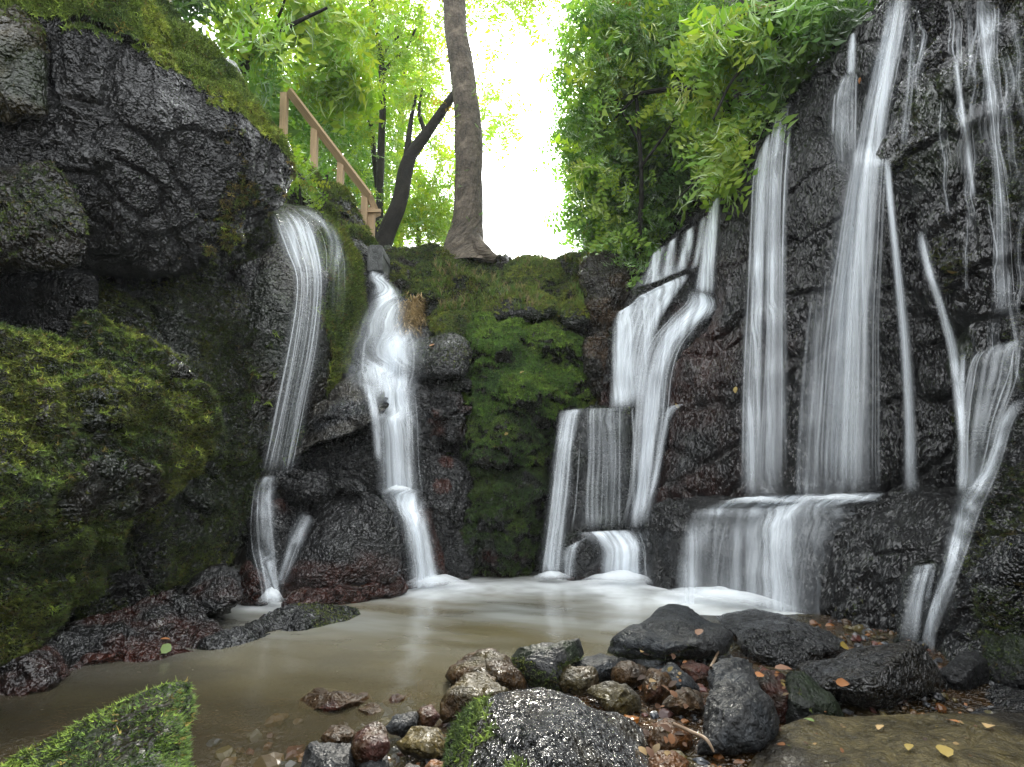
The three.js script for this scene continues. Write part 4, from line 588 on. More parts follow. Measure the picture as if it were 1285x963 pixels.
waterfall('waterfall', 'broad soft veil running over the ledge into the pool', [
  { rows: [[930, 622, 1160, 616], [890, 632, 1150, 628], [872, 640, 1110, 640], [858, 660, 1090, 664], [850, 700, 1080, 710], [846, 740, 1075, 760], [842, 768, 1070, 812]], a: 0.8, layers: 2, threads: 50, ta: 0.25, tw: 0.03, edge: 0.12, flat: 1, cling: 0.1, bot: 0.02, dens: (u, t) => clamp(sstep(0.25, 0.05, t) * 0.55 + 1.25 * Math.exp(-((u - 0.07) ** 2) / 0.006) + 0.75 * Math.exp(-((u - 0.58 + 0.1 * (1 - t)) ** 2) / 0.012) + 0.2 + 0.35 * Math.exp(-((u - 0.32) ** 2) / 0.004)) }]);
waterfall('waterfall', 'film of water sheeting over the rounded knob and down its edge', [
  { rows: [[1240, 434, 1290, 422], [1216, 452, 1290, 440], [1208, 490, 1284, 480], [1206, 540, 1262, 530], [1208, 590, 1246, 575], [1204, 626, 1238, 600]], a: 0.34, layers: 1, threads: 12, ta: 0.5 },
  { rows: [[1268, 502, 1292, 496], [1250, 530, 1272, 532], [1238, 572, 1258, 580], [1218, 604, 1244, 616], [1200, 628, 1232, 644], [1190, 670, 1218, 684], [1184, 705, 1206, 718], [1168, 750, 1190, 760], [1156, 795, 1174, 800], [1152, 824, 1174, 826]], a: 0.55, layers: 2, threads: 14, fall: false },
  { rows: [[1206, 440, 1213, 440], [1205, 500, 1212, 500], [1204, 560, 1212, 560], [1202, 620, 1212, 620]], a: 0.6, threads: 4 }]);
waterfall('waterfall', 'small veil on the low side step beside the ledge', [
  { rows: [[1144, 710, 1178, 706], [1138, 726, 1174, 726], [1130, 760, 1166, 765], [1122, 812, 1160, 816]], a: 0.45, layers: 1, threads: 12, ta: 0.5, bot: 0.3 }]);
{ // rivulets that wander down the wet outcrop
  const g = rng(77), st = [];
  for (let k = 0; k < 30; k++) { let x = 1140 + g() * 145, y = g() < 0.5 ? -10 + g() * 40 : g() * 330; const w = 8 + g() * 12, rows = []; const n = 4 + Math.floor(g() * 5); for (let i = 0; i < n; i++) { rows.push([x, y, w]); x += (g() - 0.44) * 15; y += 14 + g() * 26; } if (rows[n - 1][0] < 1130 + Math.max(0, rows[n - 1][1] - 180) * 0.42) continue; st.push({ rows: band(rows), a: 0.06 + 0.12 * g(), layers: 1, threads: 3, tw: 0.01, ta: 0.3, fall: false, off: 0.025, top: 0.25, bot: 0.3, smooth: 1 }); }
  st.push({ rows: band([[1232, -10, 22], [1236, 60, 18], [1243, 120, 12], [1250, 190, 12], [1256, 260, 18], [1258, 340, 22], [1262, 400, 24]]), a: 0.3, threads: 10, tw: 0.008, ta: 0.5, fall: false });
  st.push({ rows: band([[1198, 70, 8], [1206, 130, 8], [1214, 190, 8], [1222, 250, 9]]), a: 0.3, threads: 4, fall: false });
  waterfall('waterfall', 'greenish white rivulets wandering down the wet outcrop', st);
}
{ // low mounds of churned white water where the falls strike
  const mat = new THREE.MeshStandardMaterial({ name: 'churned_water', color: new THREE.Color(0.9, 0.94, 0.97), vertexColors: true, roughness: 0.9, transparent: true, side: THREE.DoubleSide });
  const churn = (label, px, py, d, rx, rz, h, al, turn = 0) => {
    const c = P(px, py, d), gr = group('churned_water'); tag(gr, label, 'white water'); gr.position.set(c.x, Math.max(0.02, c.y), c.z); gr.rotation.y = turn;
    for (let L = 0; L < 3; L++) {
      const pos = [], col = [], idx = [], nr = 14, na = 48, s = 1 - L * 0.22, hh = h * (1 - L * 0.2);
      for (let i = 0; i <= nr; i++) for (let j = 0; j < na; j++) { const r = i / nr, a = j / na * 6.2832, w = 1 + 0.18 * vnoise(Math.cos(a) * 1.6 + px, Math.sin(a) * 1.6, L * 3); pos.push(Math.cos(a) * r * rx * s * w, hh * Math.pow(1 - r * r, 1.5) + 0.006 + L * 0.006 + 0.015 * vnoise(Math.cos(a) * r * 6, Math.sin(a) * r * 6, px + L) * (1 - r), Math.sin(a) * r * rz * s * w); col.push(1, 1, 1, al * sstep(1, 0.25, r)); }
      for (let i = 0; i < nr; i++) for (let j = 0; j < na; j++) { const a = i * na + j, b = i * na + (j + 1) % na; idx.push(a, b, a + na, b, b + na, a + na); }
      const g = new THREE.BufferGeometry(); g.setAttribute('position', new THREE.Float32BufferAttribute(pos, 3)); g.setAttribute('color', new THREE.Float32BufferAttribute(col, 4)); g.setIndex(idx); g.computeVertexNormals(); mesh('foam_mound', g, mat, gr);
    }
  };
  churn('soft white churn under the last chute of the spout cascade', 540, 742, 6.6, 0.5, 0.3, 0.12, 0.5);
  churn('soft white churn under the right cascade', 778, 733, 6.75, 0.5, 0.25, 0.12, 0.5);
  churn('faint churn under the left edge of the right cascade', 692, 728, 6.9, 0.25, 0.2, 0.08, 0.4);
  churn('soft white churn along the foot of the ledge', 905, 775, 5.75, 0.75, 0.25, 0.12, 0.45, -0.65);
  churn('small round churn under the thin trickle', 340, 758, 5.6, 0.12, 0.12, 0.12, 0.6);
  churn('thin white churn on the ledge under the pair of strands', 955, 632, 6.0, 0.42, 0.16, 0.05, 0.4, -0.4);
  churn('thin white churn on the ledge under the widest veil', 1060, 630, 5.4, 0.45, 0.16, 0.05, 0.35, -0.5);
  churn('white churn on the step under the narrow drop of the spout cascade', 500, 618, 6.6, 0.2, 0.12, 0.06, 0.4);
}

// ---------------------------------------------------------------- timber railing and spout
const woodTex = (() => { const n = sumNoise(256, [[6, 1], [40, 1]], 31), l = tileNoise(256, 60, 37); return tex(256, (i, j) => { const v = 0.62 + 0.3 * l[Math.floor(j / 16) * 256 + i] * 0.7 + 0.2 * n[j * 256 + i]; return [v, v * 0.95, v * 0.88]; }, true); })();
const wood = new THREE.MeshStandardMaterial({ name: 'pale_timber', color: new THREE.Color(0.56, 0.44, 0.3), map: woodTex, roughness: 0.8 });
function bar(a, b, w, t) { const L = a.distanceTo(b), g = new THREE.BoxGeometry(w, L, t, 1, 4, 1); g.translate(0, L / 2, 0); g.applyMatrix4(new THREE.Matrix4().compose(a, new THREE.Quaternion().setFromUnitVectors(V(0, 1, 0), V().subVectors(b, a).normalize()), V(1, 1, 1))); return g; }
{
  const gr = group('timber_railing'); tag(gr, 'pale timber stair railing climbing behind the domed boulder', 'railing');
  for (const [x, y0, y1, d] of [[357, 118, 186, 8.7], [395, 163, 228, 8.9], [428, 205, 248, 9.1], [458, 244, 312, 9.3], [467, 262, 318, 9.4]]) mesh('post', bar(P(x - 2, y1, d), P(x, y0, d), 0.095, 0.095), wood, gr);
  mesh('handrail', bar(P(362, 114, 8.65), P(463, 246, 9.25), 0.05, 0.12), wood, gr);
  mesh('handrail', bar(P(463, 246, 9.3), P(474, 272, 9.5), 0.05, 0.1), wood, gr);
  mesh('crossbeam', bar(P(430, 266, 9.3), P(478, 265, 9.35), 0.05, 0.05), wood, gr);
}
{ // grey spout: a U-shaped channel, its back end closed by a rounded hood
  const gr = group('stone_spout'); tag(gr, 'small grey spout pouring at the head of the middle cascade', 'spout');
  const mat = new THREE.MeshStandardMaterial({ name: 'weathered_concrete', color: new THREE.Color(0.27, 0.29, 0.3), map: rockMap, bumpMap: rockBump, bumpScale: 0.01, roughness: 0.7 });
  const b = P(473, 345, 8.7), s = new THREE.Shape(); s.moveTo(-0.1, 0); s.lineTo(-0.1, 0.3); s.quadraticCurveTo(-0.1, 0.36, -0.04, 0.36); s.lineTo(0.04, 0.36); s.quadraticCurveTo(0.1, 0.36, 0.1, 0.3); s.lineTo(0.1, 0); s.lineTo(-0.1, 0);
  const g = new THREE.ExtrudeGeometry(s, { depth: 0.5, bevelEnabled: true, bevelSize: 0.01, bevelThickness: 0.01, bevelSegments: 2 }); g.translate(b.x, b.y + 0.02, b.z - 0.35); mesh('channel', g, mat, gr);
  const r = new THREE.BoxGeometry(0.24, 0.03, 0.5); r.translate(b.x, b.y + 0.24, b.z - 0.1); mesh('rim', r, mat, gr);
}

// ---------------------------------------------------------------- trees
const barkBump = (() => { const n = sumNoise(256, [[24, 1], [60, 0.6]], 61), l = tileNoise(256, 40, 67); return tex(256, (i, j) => { const v = 0.5 * l[Math.floor(j / 5) * 256 + i] + 0.5 * n[j * 256 + i]; return [v, v, v]; }); })();
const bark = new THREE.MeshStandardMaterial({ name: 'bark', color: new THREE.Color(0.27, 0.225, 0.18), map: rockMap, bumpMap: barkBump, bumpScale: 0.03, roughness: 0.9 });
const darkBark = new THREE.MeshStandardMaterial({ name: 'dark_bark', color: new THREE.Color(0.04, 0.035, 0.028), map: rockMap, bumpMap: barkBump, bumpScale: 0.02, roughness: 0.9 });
function limb(pts, rs, seg = 14) { // tapered tube through points with radii
  const c = new THREE.CatmullRomCurve3(pts, false, 'centripetal'), n = pts.length * 8, fr = c.computeFrenetFrames(n), pos = [], uv = [], idx = []; let L = 0, q = null;
  for (let i = 0; i <= n; i++) { const t = i / n, p = c.getPoint(t), k = t * (rs.length - 1), a = Math.min(rs.length - 2, Math.floor(k)), r = mix(rs[a], rs[a + 1], k - a); if (q) L += p.distanceTo(q); q = p; for (let j = 0; j <= seg; j++) { const w = j / seg * 6.2832, rr = r * (1 + 0.1 * vnoise(Math.cos(w) * 2 + p.y * 2, Math.sin(w) * 2, p.y * 1.5 + p.x)); const m = V().addScaledVector(fr.normals[Math.floor(t * n)], Math.cos(w) * rr).addScaledVector(fr.binormals[Math.floor(t * n)], Math.sin(w) * rr).add(p); pos.push(m.x, m.y, m.z); uv.push(j / seg * 6.28 * r, L); } }
  for (let i = 0; i < n; i++) for (let j = 0; j < seg; j++) { const a = i * (seg + 1) + j; idx.push(a, a + 1, a + seg + 1, a + 1, a + seg + 2, a + seg + 1); }
  const g = new THREE.BufferGeometry(); g.setAttribute('position', new THREE.Float32BufferAttribute(pos, 3)); g.setAttribute('uv', new THREE.Float32BufferAttribute(uv, 2)); g.setIndex(idx); g.computeVertexNormals(); return g;
}
const pxLimb = (list, seg) => limb(list.map(([x, y, d]) => P(x, y, d)), list.map(([x, y, d, w]) => w / 2 * d / F), seg); // w: width in pixels
function leafShape(L, w, fold, pos, idx, m) { const b = pos.length / 3, pts = [[0, 0, 0], [-w, fold, L * 0.42], [0, 0, L * 0.48], [w, fold, L * 0.42], [0, -fold * 0.8, L]]; for (const p of pts) { const v = V(...p).applyMatrix4(m); pos.push(v.x, v.y, v.z); } for (const t of [[0, 2, 1], [0, 3, 2], [1, 2, 4], [2, 3, 4]]) idx.push(...t.map(k => k + b)); }
function sprig(seed, n, L, leafL, leafW, spread) { // a twig with leaves to both sides, along +y
  const g = rng(seed), pos = [], idx = [];
  for (let k = 0; k < n; k++) { const t = (k + 0.6) / n, side = k % 2 ? 1 : -1, e = new THREE.Euler(-0.3 + g() * 0.8, side * (1.0 + g() * 0.5) * spread, (g() - 0.5) * 0.9, 'YXZ'), s = 0.75 + g() * 0.45; const m = new THREE.Matrix4().compose(V(0, 0, 0), new THREE.Quaternion().setFromEuler(new THREE.Euler(-Math.PI / 2, 0, 0)).multiply(new THREE.Quaternion().setFromEuler(e)), V(s, s, s)); m.setPosition((g() - 0.5) * 0.05 * L, t * L, (g() - 0.5) * 0.08 * L); leafShape(leafL, leafW, leafW * 0.35, pos, idx, m); }
  { const b = pos.length / 3, w = 0.006; pos.push(-w, 0, 0, w, 0, 0, 0, L, 0); idx.push(b, b + 1, b + 2); }
  const m = new THREE.BufferGeometry(); m.setAttribute('position', new THREE.Float32BufferAttribute(pos, 3)); m.setIndex(idx); m.computeVertexNormals(); return m;
}
const sprigBig = sprig(3, 9, 0.42, 0.15, 0.032, 1), sprigMid = sprig(4, 11, 0.36, 0.1, 0.024, 1), sprigSmall = sprig(8, 14, 0.32, 0.06, 0.018, 1.1);
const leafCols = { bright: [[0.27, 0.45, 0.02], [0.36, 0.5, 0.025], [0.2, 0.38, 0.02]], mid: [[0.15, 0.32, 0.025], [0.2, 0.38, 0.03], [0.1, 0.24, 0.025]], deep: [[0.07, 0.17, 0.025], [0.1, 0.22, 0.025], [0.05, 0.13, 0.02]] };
function crown(parent, geo, clumps, tone, seed, name = 'leaves', droop = 0.25, scale = 1) { // clumps [px, py, d, rx px, ry px, depth radius m, count]
  const g = rng(seed), mats = [], cols = [];
  for (const [px, py, d, rx, ry, rz, n, tn] of clumps) {
    const pal = leafCols[tn || tone];
    for (let i = 0; i < n * 1.05; i++) {
      let a, b, c; do { a = g() * 2 - 1; b = g() * 2 - 1; c = g() * 2 - 1; } while (a * a + b * b + c * c > 1);
      const p = P(px + a * rx, py + b * ry, d + c * rz); if (fbm(p.x * 1.1 + 5, p.y * 1.1, p.z * 1.1, 3) < -0.17 + 0.14 * g()) continue; // gaps
      const dir = V(a * 0.7 + g() - 0.5, -b * 0.5 - droop + (g() - 0.5) * 0.9, c * -0.6 + g() - 0.5).normalize(), s = scale * (0.6 + g() * g() * 1.2);
      mats.push(alignedMatrix(p, dir, g() * 6.28, s));
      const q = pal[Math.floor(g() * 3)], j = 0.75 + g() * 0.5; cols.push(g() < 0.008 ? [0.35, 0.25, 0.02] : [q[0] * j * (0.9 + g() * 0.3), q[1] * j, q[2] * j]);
    }
  }
  return instanced(name, geo, leafMat, mats, cols, parent);
}
function tree(name, label, limbs, mat, clumps, geo, tone, seed, x = {}) {
  const gr = group(name); tag(gr, label, x.cat || 'tree', x.group);
  limbs.forEach((l, i) => mesh(i ? 'limb' : 'trunk', pxLimb(l, i ? 8 : 16), mat, gr));
  if (clumps) crown(gr, geo, clumps, tone, seed, 'crown', x.droop, x.scale);
  return gr;
}
tree('tall_tree', 'tall straight tree with thick ivy-flecked trunk standing on the bank beside the light gap', [
  [[584, 335, 9.6, 72], [582, 314, 9.6, 54], [585, 285, 9.6, 42], [588, 240, 9.6, 37], [588, 180, 9.6, 36], [583, 110, 9.6, 33], [573, 40, 9.6, 31], [569, -20, 9.6, 30], [566, -160, 9.6, 28]],
  [[560, 322, 9.4, 14], [575, 312, 9.4, 26], [586, 290, 9.5, 20]], [[622, 326, 9.4, 12], [604, 316, 9.4, 24], [588, 290, 9.5, 20]]], bark,
  [[625, 5, 11, 40, 40, 1.2, 180], [650, -8, 12.5, 50, 36, 1, 170], [705, 5, 12.5, 30, 40, 1, 90], [560, -80, 11, 110, 60, 1.5, 400], [520, 30, 11.5, 60, 50, 1.2, 500], [625, 120, 12.5, 30, 60, 1, 110], [700, 10, 12, 30, 30, 1, 70]], sprigMid, 'bright', 21);
crown(scene.getObjectByName('tall_tree'), sprigSmall, [[586, 285, 9.42, 20, 26, 0.06, 26], [588, 215, 9.42, 17, 34, 0.06, 20], [584, 140, 9.42, 16, 36, 0.06, 16], [573, 40, 9.44, 15, 50, 0.06, 14]], 'mid', 71, 'ivy', 0.3, 0.42);
tree('leaning_tree', 'dark forked tree leaning toward the tall trunk', [
  [[474, 325, 10.4, 26], [486, 290, 10.4, 22], [500, 255, 10.4, 21], [509, 215, 10.4, 20], [516, 195, 10.4, 17], [535, 168, 10.4, 14], [556, 138, 10.4, 12], [575, 110, 10.4, 9]],
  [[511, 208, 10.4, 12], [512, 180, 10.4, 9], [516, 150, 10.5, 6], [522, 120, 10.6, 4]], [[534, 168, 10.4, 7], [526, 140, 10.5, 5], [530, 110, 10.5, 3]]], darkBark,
  [[530, 100, 11, 50, 40, 1, 300], [545, 215, 11.5, 25, 40, 0.8, 120], [540, 270, 11.5, 35, 35, 0.8, 260]], sprigSmall, 'bright', 22);
tree('slender_tree', 'slender dark tree with upswept side branch among bright leaves', [
  [[474, 340, 11.5, 11], [476, 260, 11.5, 10], [478, 190, 11.5, 10], [480, 140, 11.5, 9], [479, 90, 11.5, 9], [474, 45, 11.5, 8], [466, 0, 11.5, 8], [460, -50, 11.5, 7]],
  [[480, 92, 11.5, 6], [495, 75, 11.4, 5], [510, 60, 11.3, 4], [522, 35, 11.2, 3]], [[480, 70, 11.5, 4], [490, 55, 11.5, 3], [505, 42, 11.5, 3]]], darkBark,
  [[470, 40, 12.2, 60, 60, 1.2, 700], [450, 110, 12.2, 60, 60, 1.2, 700], [490, 150, 12.5, 50, 60, 1, 500], [500, 230, 12.5, 50, 50, 1, 420]], sprigSmall, 'bright', 23);
tree('slender_tree', 'thin dark stem slanting behind the railing', [
  [[484, 330, 12.5, 8], [472, 220, 12.5, 7], [462, 140, 12.5, 7], [450, 100, 12.5, 6], [436, 60, 12.5, 5], [425, 10, 12.5, 4]], [[452, 104, 12.5, 4], [440, 85, 12.4, 3], [432, 70, 12.3, 2]]], darkBark,
  [[420, 60, 13.2, 70, 60, 1.2, 700], [430, 180, 13, 60, 60, 1.2, 700], [400, 130, 13, 60, 60, 1.2, 600]], sprigSmall, 'mid', 24);
tree('overhanging_tree', 'leafy tree spreading big bright leaves over the overhanging boulder', [
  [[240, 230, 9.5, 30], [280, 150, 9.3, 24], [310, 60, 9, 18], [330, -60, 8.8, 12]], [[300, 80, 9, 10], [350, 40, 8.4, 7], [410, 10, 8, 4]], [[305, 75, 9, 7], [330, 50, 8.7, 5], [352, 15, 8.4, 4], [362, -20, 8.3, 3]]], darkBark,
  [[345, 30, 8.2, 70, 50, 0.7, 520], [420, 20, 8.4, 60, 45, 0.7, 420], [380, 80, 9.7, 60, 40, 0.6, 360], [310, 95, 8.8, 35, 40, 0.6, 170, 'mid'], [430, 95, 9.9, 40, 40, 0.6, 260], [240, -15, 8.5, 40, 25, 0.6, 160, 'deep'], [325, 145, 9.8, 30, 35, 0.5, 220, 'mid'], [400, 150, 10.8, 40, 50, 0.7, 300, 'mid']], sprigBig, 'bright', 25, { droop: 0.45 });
// bushes and far trees fill the wood behind
const bush = (name, label, clumps, geo, tone, seed, stems, x = {}) => tree(name, label, stems, darkBark, clumps, geo, tone, seed, { cat: 'bush', ...x });
bush('bush', 'small-leaved bush climbing the bank behind the railing posts', [[400, 235, 10.2, 50, 45, 0.6, 600, 'mid'], [440, 230, 10.6, 45, 45, 0.6, 500, 'mid'], [370, 200, 10.2, 40, 40, 0.5, 400]], sprigSmall, 'mid', 31, [[[400, 300, 10.3, 12], [405, 260, 10.3, 8], [410, 220, 10.3, 4]]]);
bush('bush', 'bright ferny plants on the earth under the railing', [[376, 232, 8.3, 14, 22, 0.2, 80], [368, 200, 8.3, 8, 14, 0.15, 30], [412, 258, 8.6, 16, 12, 0.2, 60]], sprigSmall, 'bright', 32, [[[378, 262, 8.3, 4], [376, 240, 8.3, 3], [374, 215, 8.3, 2]]]);
bush('bush', 'sunlit bush between the leaning tree and the tall trunk', [[525, 285, 11.5, 40, 30, 0.8, 420], [555, 240, 12.5, 25, 50, 0.8, 200]], sprigSmall, 'bright', 33, [[[525, 325, 11.5, 8], [525, 300, 11.5, 6], [522, 275, 11.5, 3]]]);
tree('far_tree', 'hazy far tree behind the railing', [[[380, 260, 16, 14], [385, 150, 16, 12], [380, 20, 16, 8], [375, -80, 16, 5]]], darkBark, [[380, 40, 16, 90, 70, 2, 1000], [350, 150, 16, 80, 70, 2, 900], [440, 170, 16.5, 60, 80, 2, 900], [400, 240, 15, 70, 50, 1.5, 900, 'deep']], sprigMid, 'mid', 34, { scale: 1.3 });
tree('far_tree', 'pale far tree glimpsed between the slender stems', [[[500, 320, 17, 12], [502, 200, 17, 10], [506, 60, 17, 6]]], darkBark, [[500, 60, 17, 70, 70, 2, 520], [540, 170, 17, 40, 70, 1.5, 240], [480, 230, 16, 50, 60, 1.5, 700], [618, 130, 19, 30, 80, 1.5, 220], [545, 120, 18, 40, 90, 1.5, 420], [520, 260, 15, 50, 40, 1, 380]], sprigMid, 'bright', 35, { scale: 1.3 });
// right side
tree('cliff_tree', 'dense tree on the cliff top with a long bare limb reaching toward the gap', [
  [[960, 260, 8.6, 40], [940, 180, 8.4, 30], [925, 120, 8.2, 22], [930, 20, 8, 16], [940, -80, 8, 10]], [[925, 126, 8.2, 13], [900, 118, 8.0, 11], [870, 111, 7.9, 9], [830, 113, 7.9, 7], [795, 119, 8, 5], [770, 126, 8, 3]], [[862, 112, 7.9, 6], [846, 90, 7.9, 5], [834, 66, 7.9, 3], [820, 45, 7.9, 2]], [[800, 119, 8, 4], [775, 145, 8.2, 3], [757, 165, 8.3, 2]]], darkBark,
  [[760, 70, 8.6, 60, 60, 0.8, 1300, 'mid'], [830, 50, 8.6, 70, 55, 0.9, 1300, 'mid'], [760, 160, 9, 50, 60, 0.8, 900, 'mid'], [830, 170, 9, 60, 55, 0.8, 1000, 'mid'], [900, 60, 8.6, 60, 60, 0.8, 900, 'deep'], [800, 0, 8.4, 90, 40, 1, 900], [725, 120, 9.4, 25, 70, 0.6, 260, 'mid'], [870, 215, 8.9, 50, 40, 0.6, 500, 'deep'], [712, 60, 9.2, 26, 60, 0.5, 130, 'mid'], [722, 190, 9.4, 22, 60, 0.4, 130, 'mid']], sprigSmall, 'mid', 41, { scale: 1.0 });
tree('overhanging_branch', 'long-leaved bright branches hanging over the cliff edge', [
  [[1060, 60, 6.9, 26], [1010, 30, 6.8, 20], [960, -10, 6.6, 14], [930, -60, 6.5, 10]], [[1010, 30, 6.8, 8], [960, 60, 6.6, 6], [920, 100, 6.6, 4], [895, 150, 6.7, 3]], [[990, 20, 6.7, 6], [930, 20, 6.5, 5], [890, 50, 6.5, 3]], [[985, 100, 7, 6], [935, 150, 7, 4], [890, 210, 7.1, 3], [850, 250, 7.3, 2]]], darkBark,
  [[905, 50, 6.7, 40, 45, 0.45, 190], [960, 40, 6.8, 60, 45, 0.4, 280, 'mid'], [1030, 10, 6.6, 55, 28, 0.35, 190, 'mid'], [915, 120, 6.9, 38, 45, 0.4, 190], [950, 110, 7, 38, 40, 0.35, 170, 'mid'], [910, 180, 7.1, 40, 32, 0.35, 190], [885, 225, 7.3, 36, 22, 0.3, 150], [930, 150, 7.0, 30, 25, 0.3, 90], [860, 110, 7.3, 26, 40, 0.4, 70], [850, 255, 7.6, 26, 14, 0.2, 80], [1070, 20, 6.3, 30, 22, 0.25, 70, 'deep']], sprigBig, 'bright', 42, { cat: 'tree', droop: 0.7, scale: 0.8 });
tree('cliff_tree', 'sapling with brighter larger leaves in front of the dense cliff tree', [[[800, 330, 8.5, 8], [805, 240, 8.3, 6], [800, 140, 8.1, 5], [790, 30, 8, 3]], [[803, 180, 8.2, 4], [770, 120, 8, 3], [745, 70, 8, 2]], [[804, 210, 8.2, 4], [840, 160, 8, 3], [855, 130, 8, 2]]], darkBark,
  [[790, 40, 8.0, 45, 40, 0.4, 110], [750, 90, 8.0, 35, 35, 0.4, 90], [840, 140, 8.0, 32, 30, 0.3, 80], [790, 190, 8.2, 40, 40, 0.4, 90], [750, 200, 8.4, 26, 36, 0.3, 60], [780, 270, 8.4, 30, 30, 0.3, 60]], sprigMid, 'bright', 47, { droop: 0.5 });
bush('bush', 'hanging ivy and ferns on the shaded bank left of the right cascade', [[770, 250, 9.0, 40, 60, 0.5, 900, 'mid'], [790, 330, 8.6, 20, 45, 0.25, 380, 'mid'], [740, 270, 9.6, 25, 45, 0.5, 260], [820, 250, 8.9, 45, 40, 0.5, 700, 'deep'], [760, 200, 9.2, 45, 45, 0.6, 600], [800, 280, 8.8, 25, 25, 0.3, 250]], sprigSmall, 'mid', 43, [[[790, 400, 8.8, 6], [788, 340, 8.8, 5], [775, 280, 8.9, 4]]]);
rock('bank', 'dark earth bank under the roots and bright branches on the cliff top', 'bank', {
  o: [[740, 330], [740, 260], [770, 180], [800, 90], [830, 20], [880, -60], [1000, -90], [1100, -90], [1130, -20], [1100, 40], [1060, 95], [1010, 125], [985, 140], [950, 190], [915, 250], [880, 290], [830, 310], [790, 345]], c: [920, 110],
  pts: [[760, 300, 9.3], [760, 200, 9.9], [830, 60, 10.2], [900, 270, 8.0], [850, 300, 8.6], [920, 150, 8.6], [985, 130, 7.2], [1000, 0, 8.2], [1060, 70, 6.6], [1100, 0, 6.2]], th: 0.3, back: 1.5, rough: 0.12, freq: 2, col: paint(C.soil, C.dark, 2) });

// ---------------------------------------------------------------- grass, litter, fallen leaves, twig
{
  const g = rng(55), mats = [], cols = [], geo = (() => { const pos = [], idx = []; const q = rng(2); for (let k = 0; k < 9; k++) { const a = q() * 6.28, l = 0.6 + q() * 0.5, o = 0.2 + q() * 0.6, b = pos.length / 3, w = 0.025; const cx = Math.cos(a), cz = Math.sin(a); for (let s = 0; s < 4; s++) { const t = s / 3; pos.push(cx * o * t * t - cz * w * (1 - t), l * (t - 0.3 * t * t * t), cz * o * t * t + cx * w * (1 - t), cx * o * t * t + cz * w * (1 - t), l * (t - 0.3 * t * t * t), cz * o * t * t - cx * w * (1 - t)); } for (let s = 0; s < 3; s++) { const r = b + 2 * s; idx.push(r, r + 1, r + 2, r + 1, r + 3, r + 2); } } const m = new THREE.BufferGeometry(); m.setAttribute('position', new THREE.Float32BufferAttribute(pos, 3)); m.setIndex(idx); m.computeVertexNormals(); return m; })();
  for (let i = 0; i < 900; i++) { const x = 545 + g() * 190, y = 325 + g() * 70; if (fbm(x * 0.03, y * 0.04, 1) < -0.05) continue; const d = surfaceAt(x, y, 0); if (d > 12) continue; const s = 0.1 + 0.16 * g(); mats.push(alignedMatrix(P(x, y, d + 0.03), V((g() - 0.5) * 0.7, 1, (g() - 0.5) * 0.5 + 0.3).normalize(), g() * 6.28, s)); cols.push(g() < 0.3 ? [0.28, 0.22, 0.1] : [0.09 + g() * 0.06, 0.15 + g() * 0.07, 0.03]); }
  tag(instanced('grass', geo, mossMat, mats, cols), 'thin grass and weeds on the mossy bank', 'grass');
  const m2 = [], c2 = []; for (let i = 0; i < 420; i++) { const x = 516 + 18 * (g() + g() - 1), y = 391 + 27 * (g() + g() - 1), d = surfaceAt(x, y, 1); if (d > 12) continue; m2.push(alignedMatrix(P(x, y, d + 0.02 - 0.1 * g()), V((g() - 0.5) * 1.2, -1 + g() * 0.6, 0.5 * g()).normalize(), g() * 6.28, 0.14 + 0.1 * g())); const j = 0.6 + g() * 0.6; c2.push([0.36 * j, 0.26 * j, 0.12 * j]); }
  tag(instanced('dry_grass', geo, mossMat, m2, c2), 'clump of dry tan grass hanging beside the middle cascade', 'dry grass');
}
const litterGeo = (() => { // a pointed leaf, cupped and curled, with a stalk
  const pos = [], idx = [], n = 7;
  for (let i = 0; i <= n; i++) { const t = i / n, w = 0.3 * Math.pow(Math.sin(Math.PI * Math.pow(t, 0.8)), 0.8) * (1 + 0.08 * Math.sin(i * 2.3)), z = t, y = 0.07 * Math.sin(t * 3.0); pos.push(-w, y + w * 0.16, z, 0, y, z, w, y + w * 0.1, z); }
  for (let i = 0; i < n; i++) for (let k = 0; k < 2; k++) { const q = i * 3 + k; idx.push(q, q + 1, q + 3, q + 1, q + 4, q + 3); }
  const b = pos.length / 3; pos.push(-0.012, 0, 0.02, 0.012, 0, 0.02, 0.03, 0.06, -0.28); idx.push(b, b + 1, b + 2);
  const g = new THREE.BufferGeometry(); g.setAttribute('position', new THREE.Float32BufferAttribute(pos, 3)); g.setIndex(idx); g.computeVertexNormals(); return g;
})();
const leafTone = { yellow: [0.27, 0.19, 0.03], orange: [0.3, 0.11, 0.02], green: [0.11, 0.17, 0.03], tan: [0.4, 0.26, 0.1], brown: [0.16, 0.07, 0.03] };
const litterMats = Object.fromEntries(Object.entries(leafTone).map(([k, c]) => [k, new THREE.MeshPhysicalMaterial({ name: k + '_leaf', color: new THREE.Color(...c), roughness: 0.55, transmission: 0.2, thickness: 0, side: THREE.DoubleSide })]));
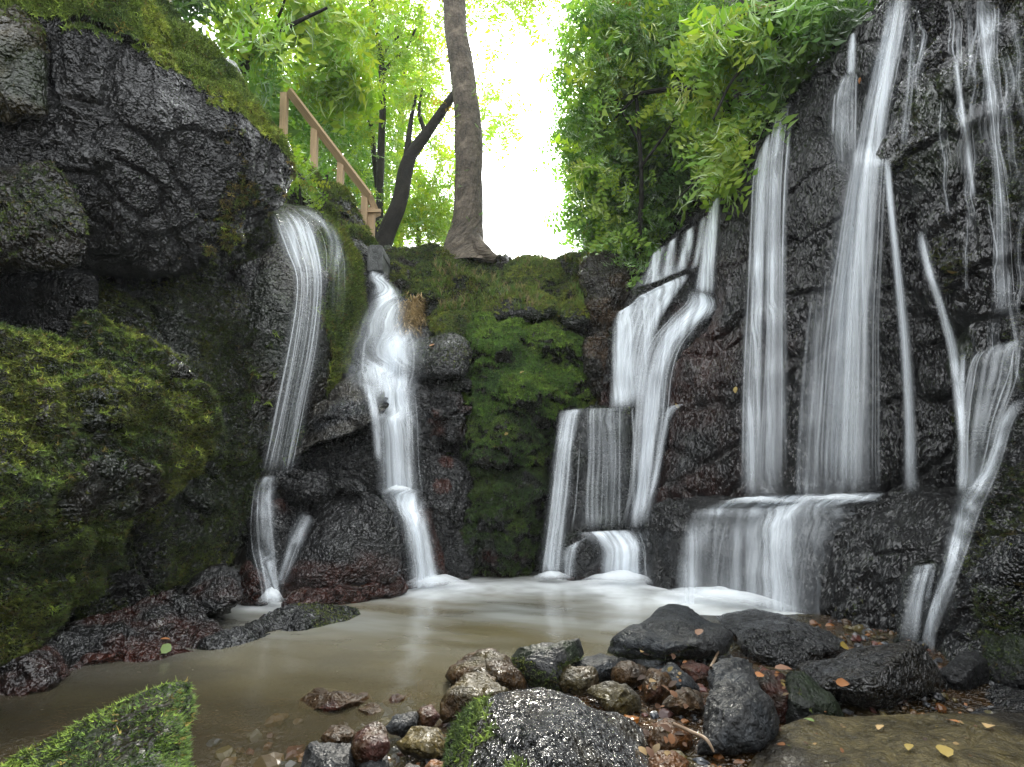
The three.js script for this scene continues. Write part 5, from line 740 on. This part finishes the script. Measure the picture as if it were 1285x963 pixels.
const fallen = [[1053, 812, 'yellow', 0.09, 'yellow leaf on the sloping slab below the ledge'], [1050, 856, 'orange', 0.06, 'orange leaf on the large flat-topped boulder'], [1190, 955, 'yellow', 0.085, 'large yellow-green leaf on the wide flat slab'], [1244, 914, 'tan', 0.07, 'tan leaf on the wide flat slab beside the black rock'], [1108, 914, 'tan', 0.05, 'pale leaf near the middle of the wide flat slab'], [1022, 910, 'green', 0.045, 'green leaf at the tip of the wide flat slab'], [1190, 908, 'orange', 0.05, 'small orange leaf on the wide flat slab'], [1143, 938, 'yellow', 0.05, 'small yellow leaf on the wide flat slab'], [201, 822, 'green', 0.1, 'pale green leaf on the long black slab by the left waterline'], [213, 805, 'orange', 0.06, 'orange leaf beside the green leaf on the long black slab'], [539, 436, 'orange', 0.09, 'orange leaf on the rounded dark boulder'], [653, 470, 'yellow', 0.08, 'yellow leaf on the broad mossy boulder'], [690, 465, 'tan', 0.1, 'tan leaf on the mossy hump'], [633, 547, 'yellow', 0.06, 'yellow leaf on the blocky mossy boulder'], [1189, 338, 'yellow', 0.07, 'yellow leaf stuck to the wet outcrop'], [924, 486, 'yellow', 0.08, 'yellow leaf stuck to the red-brown cliff foot'], [853, 512, 'yellow', 0.07, 'yellow leaf on the ledge of the right cascade'], [958, 850, 'orange', 0.06, 'orange leaf in the crack behind the tall speckled rock'], [490, 958, 'green', 0.07, 'bright green leaf among the front pebbles'], [876, 800, 'brown', 0.08, 'brown leaf caught on the blue-grey boulder'], [1081, 97, 'orange', 0.06, 'orange leaf beside the small high spout'], [972, 842, 'brown', 0.08, 'brown leaf on the dark stone in the crack']];
{
  const g = rng(66);
  for (const [x, y, tone, L, label] of fallen) {
    const d = surfaceAt(x, y, 1); if (d > 20) continue; const p = P(x, y, d), px = P(x + 4, y, surfaceAt(x + 4, y, 1)), py = P(x, y + 4, surfaceAt(x, y + 4, 1));
    let n = V().subVectors(py, p).cross(V().subVectors(px, p)).normalize(); if (n.dot(V(-p.x, EYE - p.y, -p.z)) < 0) n.negate(); if (!isFinite(n.x) || n.length() < 0.5) n = V(0, 1, 0.3).normalize();
    n.add(V(0, 0.25, 0)).normalize();
    const m = mesh('fallen_leaf', litterGeo, litterMats[tone]); tag(m, label, 'leaf');
    m.applyMatrix4(alignedMatrix(p.addScaledVector(n, 0.012), n, g() * 6.28, L));
  }
  const mats = [], cols = []; for (let i = 0; i < 230; i++) { const r = g(), x = r < 0.75 ? 800 + g() * 190 : 1000 + g() * 280, y = r < 0.75 ? 815 + g() * 140 : 893 + g() * 65; if (r < 0.75 && Math.abs(x - 922 - (y - 880) * 0.1) < 54) continue; const d = surfaceAt(x, y, 0); if (d > 6 || (r >= 0.75 && g() < 0.7)) continue; const s = r < 0.75 ? 0.02 + g() * 0.035 : 0.012 + g() * 0.015; mats.push(alignedMatrix(P(x, y, d - 0.006), V(g() - 0.5, 1, g() * 0.7).normalize(), g() * 6.28, s)); const t = g(), c = t < 0.5 ? leafTone.brown : t < 0.75 ? leafTone.orange : t < 0.9 ? leafTone.tan : leafTone.yellow, j = 0.12 + g() * 0.35; cols.push(c.map(v => v * j)); }
  tag(instanced('leaf_litter', litterGeo, mossMat, mats, cols), 'brown rotting leaf litter between the bank stones', 'leaf litter');
}
{ // twigs
  const tw = (label, list) => tag(mesh('twig', limb(list.map(([x, y]) => P(x, y, surfaceAt(x, y, 3) - 0.015)), [0.007, 0.008, 0.007, 0.004], 7), new THREE.MeshStandardMaterial({ name: 'twig', color: new THREE.Color(0.2, 0.14, 0.09), roughness: 0.6 })), label, 'twig');
  tw('bent pale twig lying by the tall speckled rock', [[844, 908], [866, 918], [888, 930], [896, 944]]);
  tw('thin upright twig beside the blue-grey boulder', [[892, 838], [898, 826], [902, 818]]);
}
scene.traverse(o => { if (o.isMesh) o.castShadow = o.receiveShadow = true; });
renderer.render(scene, camera);
